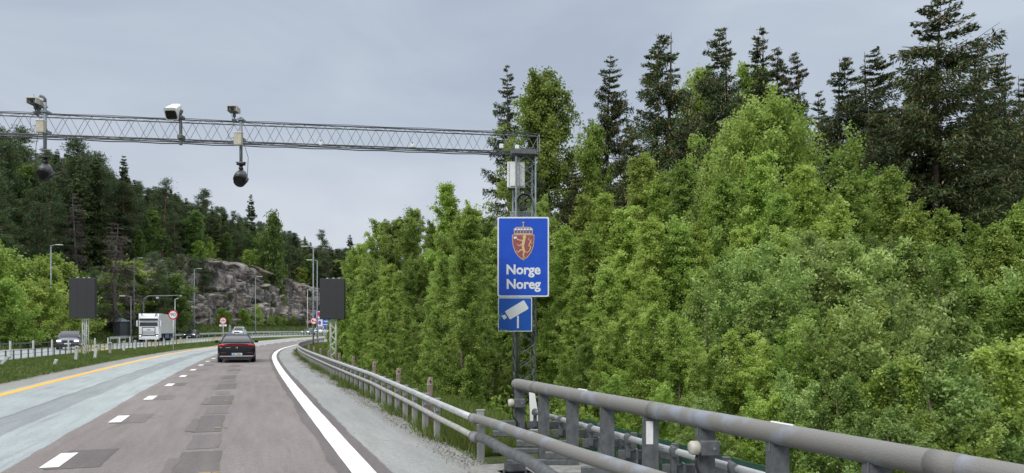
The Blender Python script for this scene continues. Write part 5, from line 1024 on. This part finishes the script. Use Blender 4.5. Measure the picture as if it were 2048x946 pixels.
# ------------------------------------------------------------ vehicles
CGL = mat('car_glass', (.02, .024, .03), .06, spec=.8); TAIL = mat('tail_light_red', (.42, .012, .018), .35, emit=.2); HEADL = mat('headlight_lit', (1, .97, .88), .3, emit=2.2); CHROME = mat('chrome', (.6, .62, .65), .15, .9); RIM = mat('alloy_rim', (.28, .29, .30), .35, .7)
def se(hw, z0, z1, deck, tuck=.90):
    """closed cross-section of a car body (x, z), from the floor round the side to the deck"""
    h = [(0, z0), (hw * .80, z0), (hw * tuck, z0 + .05), (hw * .985, z0 + .20), (hw, (z0 + z1) / 2), (hw * .985, z1 - .10), (hw * .93, z1), (hw * .6, deck), (0, deck + .012)]
    return h + [(-a, c) for a, c in h[-2:0:-1]]
def car(name, label, x, y, z, rz, paint, W, L, Hh, secs, gh, cat, lit='front', plate=None, rear=None, group=None, mirror=True, wheel_r=.35):
    T = thing(name, label, cat, (x, y, z), rz, group); hw = W / 2
    body = MB().loft([[(a, yy, c) for a, c in se(hw * w_, z0, z1, dk)] for yy, w_, z0, z1, dk in secs]); B = body.build('body', paint, T, True, sub=2)
    base, roof = gh    # (yrear, yfront, halfwidth, z)
    lp = lambda g_, e=0: [(g_[2] * a, (g_[0] + g_[1]) / 2 + (g_[1] - g_[0]) / 2 * c, g_[3] + e) for a, c in rrect(2, 2, .22, n=3)]
    mid = [base[i] * .45 + roof[i] * .55 for i in range(4)]; mid[2] += .015
    MB().loft([lp(base, -.08), lp(base), lp(mid), lp(roof)]).build('window_glass', CGL, T, True)
    rl = lambda s_, e: [(p[0] * s_, (roof[0] + roof[1]) / 2 + (p[1] - (roof[0] + roof[1]) / 2) * s_, roof[3] + e) for p in lp(roof)]
    MB().loft([rl(1.04, -.035), rl(1.03, -.005), rl(.86, .035), rl(.4, .05)]).build('roof', paint, T, True)
    pl = MB()
    for sx in (-1, 1):
        for yb, yr in ((base[0] + .10, roof[0] + .05), (base[1] - .10, roof[1] - .05)): pl.bar((sx * base[2] * .97, yb, base[3]), (sx * roof[2] * .985, yr, roof[3]), .045, 6)
        pl.bar((sx * base[2] * 1.0, (base[0] + base[1]) / 2, base[3]), (sx * roof[2] * 1.0, (roof[0] + roof[1]) / 2, roof[3]), .03, 6)
    pl.build('pillar', paint, T)
    for sx in (-1, 1):
        for yy in (-L * .295, L * .305):
            xw = sx * (hw - .13); Wn = MB().path([(xw - .12 , yy, wheel_r), (xw - .10, yy, wheel_r), (xw + .10, yy, wheel_r), (xw + .125, yy, wheel_r)], [wheel_r * .9, wheel_r, wheel_r, wheel_r * .92], 24).build('wheel', RUBBER, T, True)
            MB().path([(xw + sx * .10, yy, wheel_r), (xw + sx * .13, yy, wheel_r)], [wheel_r * .66, wheel_r * .62], 14).build('rim', RIM, Wn)
        if mirror:
            m_ = MB(); yb = base[1] - .55; m_.box((sx * (hw + .09), yb, base[3] + .06), (.20, .11, .15), bev=.04); m_.bar((sx * (hw - .08), yb, base[3]), (sx * (hw + .03), yb, base[3] + .03), .025, 6); m_.build('mirror', paint, T)
    return T, hw
def front_face(T, hw, yf, zl, grille=True, plate=True, lit=True, lw=.36, dark=True):
    for sx in (-1, 1): MB().box((sx * (hw - .29), yf - .10, zl), (lw, .14, .13), rz=-sx * .35, bev=.03).build('headlight', HEADL if lit else SWHITE, T)
    m_ = MB(); m_.box((0, yf + .005, zl - .06), (.86, .08, .22), bev=.04); m_.box((0, yf + .02, zl - .32), (hw * 1.6, .08, .14), bev=.03); m_.build('grille', BLACK, T)
    if plate: MB().box((0, yf + .07, zl - .25), (.52, .02, .11)).build('number_plate', SWHITE, T)
PB = mat('paint_black', (.005, .006, .008), .3, c2=(.007, .008, .010), scale=3, coat=.2, spec=.35); PG = mat('paint_grey_blue', (.14, .145, .19), .25, .5, c2=(.16, .165, .21), scale=3, coat=.8); PW = mat('paint_white', (.72, .74, .76), .3, c2=(.68, .70, .72), scale=3, coat=.7); PD = mat('paint_dark_blue', (.025, .032, .045), .25, .3, c2=(.03, .037, .05), scale=3, coat=1); PS = mat('paint_grey', (.12, .15, .16), .3, .4, c2=(.14, .17, .18), scale=3, coat=.8)
# black car ahead, seen from behind
Z = 39.6; x = (473.5 - CX) * Z / F; ch_ = .352
T, hw = car('black_car', 'black fastback car driving ahead in the right lane, tail lights lit', x - 2.42 * math.sin(ch_), Z + 2.42 * math.cos(ch_), 0, ch_, PB, 1.94, 4.85, 1.5,
    [(-2.42, .80, .30, .72, .80), (-2.36, .94, .22, .88, .98), (-2.1, .985, .20, 1.0, 1.06), (-1.6, 1.0, .19, 1.02, 1.09), (-.6, 1.0, .19, .99, 1.04), (.7, 1.0, .19, .97, 1.02), (1.3, .99, .19, .93, 1.0), (2.0, .96, .20, .80, .88), (2.35, .82, .26, .66, .72), (2.42, .66, .34, .56, .60)],
    ((-1.95, 1.35, .86, 1.03), (-.95, .45, .62, 1.46)), 'car')
MB().box((0, -2.40, .935), (1.62, .06, .032), bev=.01).build('light_bar', TAIL, T)
for sx in (-1, 1): MB().box((sx * .73, -2.36, .93), (.32, .12, .10), rz=sx * .22, bev=.03).build('tail_light', TAIL, T); MB().box((sx * .66, -2.43, .52), (.26, .03, .035), bev=.01).build('reflector', mat('dim_red', (.18, .01, .01), .3), T)
MB().box((0, -2.33, 1.07), (1.40, .22, .03), rx=-.15, bev=.012).build('spoiler', PB, T); MB().box((0, -2.45, .345), (1.66, .05, .035), bev=.012).build('chrome_strip', CHROME, T); MB().box((0, -2.41, .24), (1.55, .08, .14), bev=.03).build('diffuser', BLACK, T)
np_ = MB().box((0, -2.465, .455), (.54, .02, .12), bev=.004).build('number_plate', SWHITE, T); MB().box((-.245, -2.477, .455), (.045, .004, .11)).build('blue_band', BLUE, np_); text_mesh('EK 57061', .11, 'lettering', SBLACK, np_, (.02, -2.479, .455), width=.40, bold=.002)
em = MB(); em.path([(math.cos(a) * .055, -2.44, .80 + math.sin(a) * .055) for a in np.linspace(0, 6.283, 17)], .006, 5); [em.bar((0, -2.44, .80), (math.cos(R(a)) * .052, -2.44, .80 + math.sin(R(a)) * .052), .006, 4) for a in (90, 210, 330)]; em.build('emblem', CHROME, T); MB().box((-.42, -2.435, .80), (.24, .02, .03)).build('badge', CHROME, T)
def oncoming(px, Z, turn=0):
    x = (px - CX) * Z / F; s0, _ = inv(x, Z); s0 = float(s0[0]); return x, Z, float(GSL(s0, -18.0)) + .0, head(s0) + math.pi + turn
x, y, z, rz = oncoming(140, 70); rz = R(206)
T, hw = car('grey_car', 'blue grey sport utility car with lit headlights, nearest oncoming car at left', x, y, z, rz - .0, PG, 1.96, 4.9, 1.72,
    [(-2.42, .85, .34, .85, 1.0), (-2.2, .97, .26, 1.05, 1.12), (-1.2, 1, .25, 1.08, 1.14), (.6, 1, .25, 1.05, 1.12), (1.1, 1, .25, 1.02, 1.14), (1.9, .98, .25, .95, 1.08), (2.3, .92, .28, .82, .96), (2.44, .80, .34, .66, .74)],
    ((-2.1, 1.25, .88, 1.10), (-1.7, .35, .66, 1.66)), 'car', wheel_r=.38); front_face(T, hw, 2.40, .80); MB().box((0, 2.42, .42), (1.8, .12, .3), bev=.05).build('bumper', BLACK, T)
x, y, z, rz = oncoming(384, 119); rz = R(192)
T, hw = car('dark_car', 'small dark car with lit headlights, in front of the rock face', x, y, z, rz, PD, 1.8, 4.3, 1.45, [(-2.12, .85, .30, .80, .9), (-1.9, .97, .22, .95, 1.0), (.3, 1, .2, .93, .98), (.9, 1, .2, .90, .97), (1.7, .96, .2, .78, .88), (2.1, .85, .26, .66, .74), (2.15, .7, .3, .55, .6)], ((-1.9, 1.15, .80, .95), (-1.3, .15, .58, 1.42)), 'car'); front_face(T, hw, 2.08, .64)
x, y, z, rz = oncoming(479, 131); rz = R(183)
T, hw = car('white_pickup', 'white pick-up approaching just above the roof of the black car', x, y, z, rz + .12, PW, 1.95, 5.3, 1.8, [(-2.6, .9, .5, 1.0, 1.02), (-2.4, .98, .4, 1.08, 1.1), (-.9, 1, .38, 1.08, 1.1), (.6, 1, .38, 1.08, 1.12), (1.2, 1, .38, 1.05, 1.16), (2.2, .97, .38, 1.0, 1.12), (2.55, .9, .42, .85, .95), (2.62, .8, .5, .75, .8)], ((-.9, 1.3, .86, 1.12), (-.7, .5, .70, 1.75)), 'pick-up', wheel_r=.4); front_face(T, hw, 2.58, .86, lit=False)
x, y, z, rz = oncoming(620, 160)
T, hw = car('grey_car', 'grey oncoming car farthest along the road, left of the white one', x, y, z, rz, PS, 1.85, 4.6, 1.45, [(-2.2, .85, .30, .80, .9), (-1.9, .97, .22, .95, 1.0), (.3, 1, .2, .93, .98), (.9, 1, .2, .90, .97), (1.7, .96, .2, .78, .88), (2.2, .85, .26, .66, .74), (2.25, .7, .3, .55, .6)], ((-1.9, 1.15, .80, .95), (-1.3, .15, .58, 1.42)), 'car'); front_face(T, hw, 2.18, .64)
x, y, z, rz = oncoming(643, 158)
T, hw = car('white_van', 'white high car behind the blue place name sign', x, y, z, rz, PW, 2.0, 4.7, 1.8, [(-2.3, .9, .35, .95, 1.05), (-2.1, .98, .3, 1.08, 1.12), (.6, 1, .3, 1.05, 1.12), (1.2, 1, .3, 1.0, 1.12), (2.0, .97, .3, .9, 1.0), (2.35, .85, .36, .7, .8)], ((-2.1, 1.35, .9, 1.1), (-1.9, .5, .75, 1.78)), 'car', wheel_r=.38); front_face(T, hw, 2.3, .78, lit=False)

# truck
x, y, z, rz = oncoming(303, 102); rz = R(197) + .10; T = thing('truck', 'white articulated truck with a tall cab and grey trailer, coming round the bend', 'truck', (x, y, z), rz - .10)
TW = mat('truck_white', (.76, .79, .83), .35, c2=(.72, .75, .79), scale=2, coat=.5); TG = mat('trailer_grey', (.50, .50, .47), .6, c2=(.45, .45, .42), scale=1.2)
def tb(nm, c, d, m, par=T, bev=.03, **k): return MB().box(c, d, bev=bev, **k).build(nm, m, par)
cabm = MB().loft([[(a, yy + c * .0, c) for a, c in [(sx * w_ / 2, zz) for sx, zz in ((-1, z0), (1, z0), (1, z1), (-1, z1))]] for yy, w_, z0, z1 in ((0, 2.46, .55, 3.72), (1.9, 2.48, .55, 3.80), (2.12, 2.44, .42, 3.45), (2.22, 2.34, .36, 2.95))])
CB = cabm.build('cab', TW, T)
tb('windscreen', (0, 2.20, 2.50), (2.2, .06, .78), CGL, CB, rx=.08); tb('sun_visor', (0, 2.30, 2.99), (2.26, .22, .20), BLACK, CB); MB().box((0, 2.12, 3.30), (2.2, .1, .42), rx=.5, bev=.05).build('roof_board', TW, CB)
tb('grille_frame', (0, 2.235, 1.42), (1.62, .06, 1.15), BLACK, CB); g2 = MB(); [g2.box((0, 2.27, 1.02 + .17 * k), (1.46, .03, .10), bev=.01) for k in range(3)]; g2.box((0, 2.27, 1.68), (1.46, .03, .42), bev=.02); g2.build('grille', TW, CB); tb('badge', (0, 2.29, 1.62), (.42, .02, .09), BLACK, CB, bev=0)
for sx in (-1, 1):
    tb('headlight', (sx * 1.0, 2.22, .86), (.34, .10, .36), BLACK, CB); MB().box((sx * 1.02, 2.275, .82), (.22, .03, .13), bev=.01).build('lamp', mat('day_light', (1, .95, .75), .3, emit=1.3), CB)
    tb('mirror', (sx * 1.42, 2.15, 2.45), (.20, .16, .78), TW, CB, bev=.05); m_ = MB(); m_.bar((sx * 1.2, 2.1, 2.75), (sx * 1.42, 2.15, 2.75), .03, 5); m_.build('mirror_arm', BLACK, CB); tb('side_window', (sx * 1.235, 1.55, 2.45), (.03, .8, .7), CGL, CB)
    for yy in (1.35, -1.9, -8.6, -9.9, -11.2): 
        Wn = MB().path([(sx * 1.22, yy, .5), (sx * .92, yy, .5)], .5, 20).build('wheel', RUBBER, T, True); MB().path([(sx * 1.225, yy, .5), (sx * 1.20, yy, .5)], .28, 12).build('rim', RIM, Wn)
tb('bumper', (0, 2.2, .50), (2.4, .12, .32), TW, T); tb('chassis', (0, -5, .85), (1.0, 12.5, .35), BLACK, T); tb('trailer', (0, -6.4, 2.48), (2.55, 12.9, 2.72), TG, T); tb('side_guard', (-1.2, -5.5, .72), (.05, 3.6, .6), mat('guard_blue', (.05, .10, .20), .5), T); tb('side_guard', (1.2, -5.5, .72), (.05, 3.6, .6), mat('guard_blue', (.05, .10, .20), .5), T)
tr_ = MB(); [tr_.box((sx * 1.275, -6.4, zz), (.02, 12.9, .06)) for sx in (-1, 1) for zz in (1.18, 3.82)]; tr_.build('trailer_edge', PALE, T); fg = MB(); fg.box((-.85, 2.1, 3.68), (.04, .3, .35), ry=-.5); fg.box((.85, 2.1, 3.68), (.04, .3, .35), ry=.5); fg.build('horn_bar', BLACK, CB)
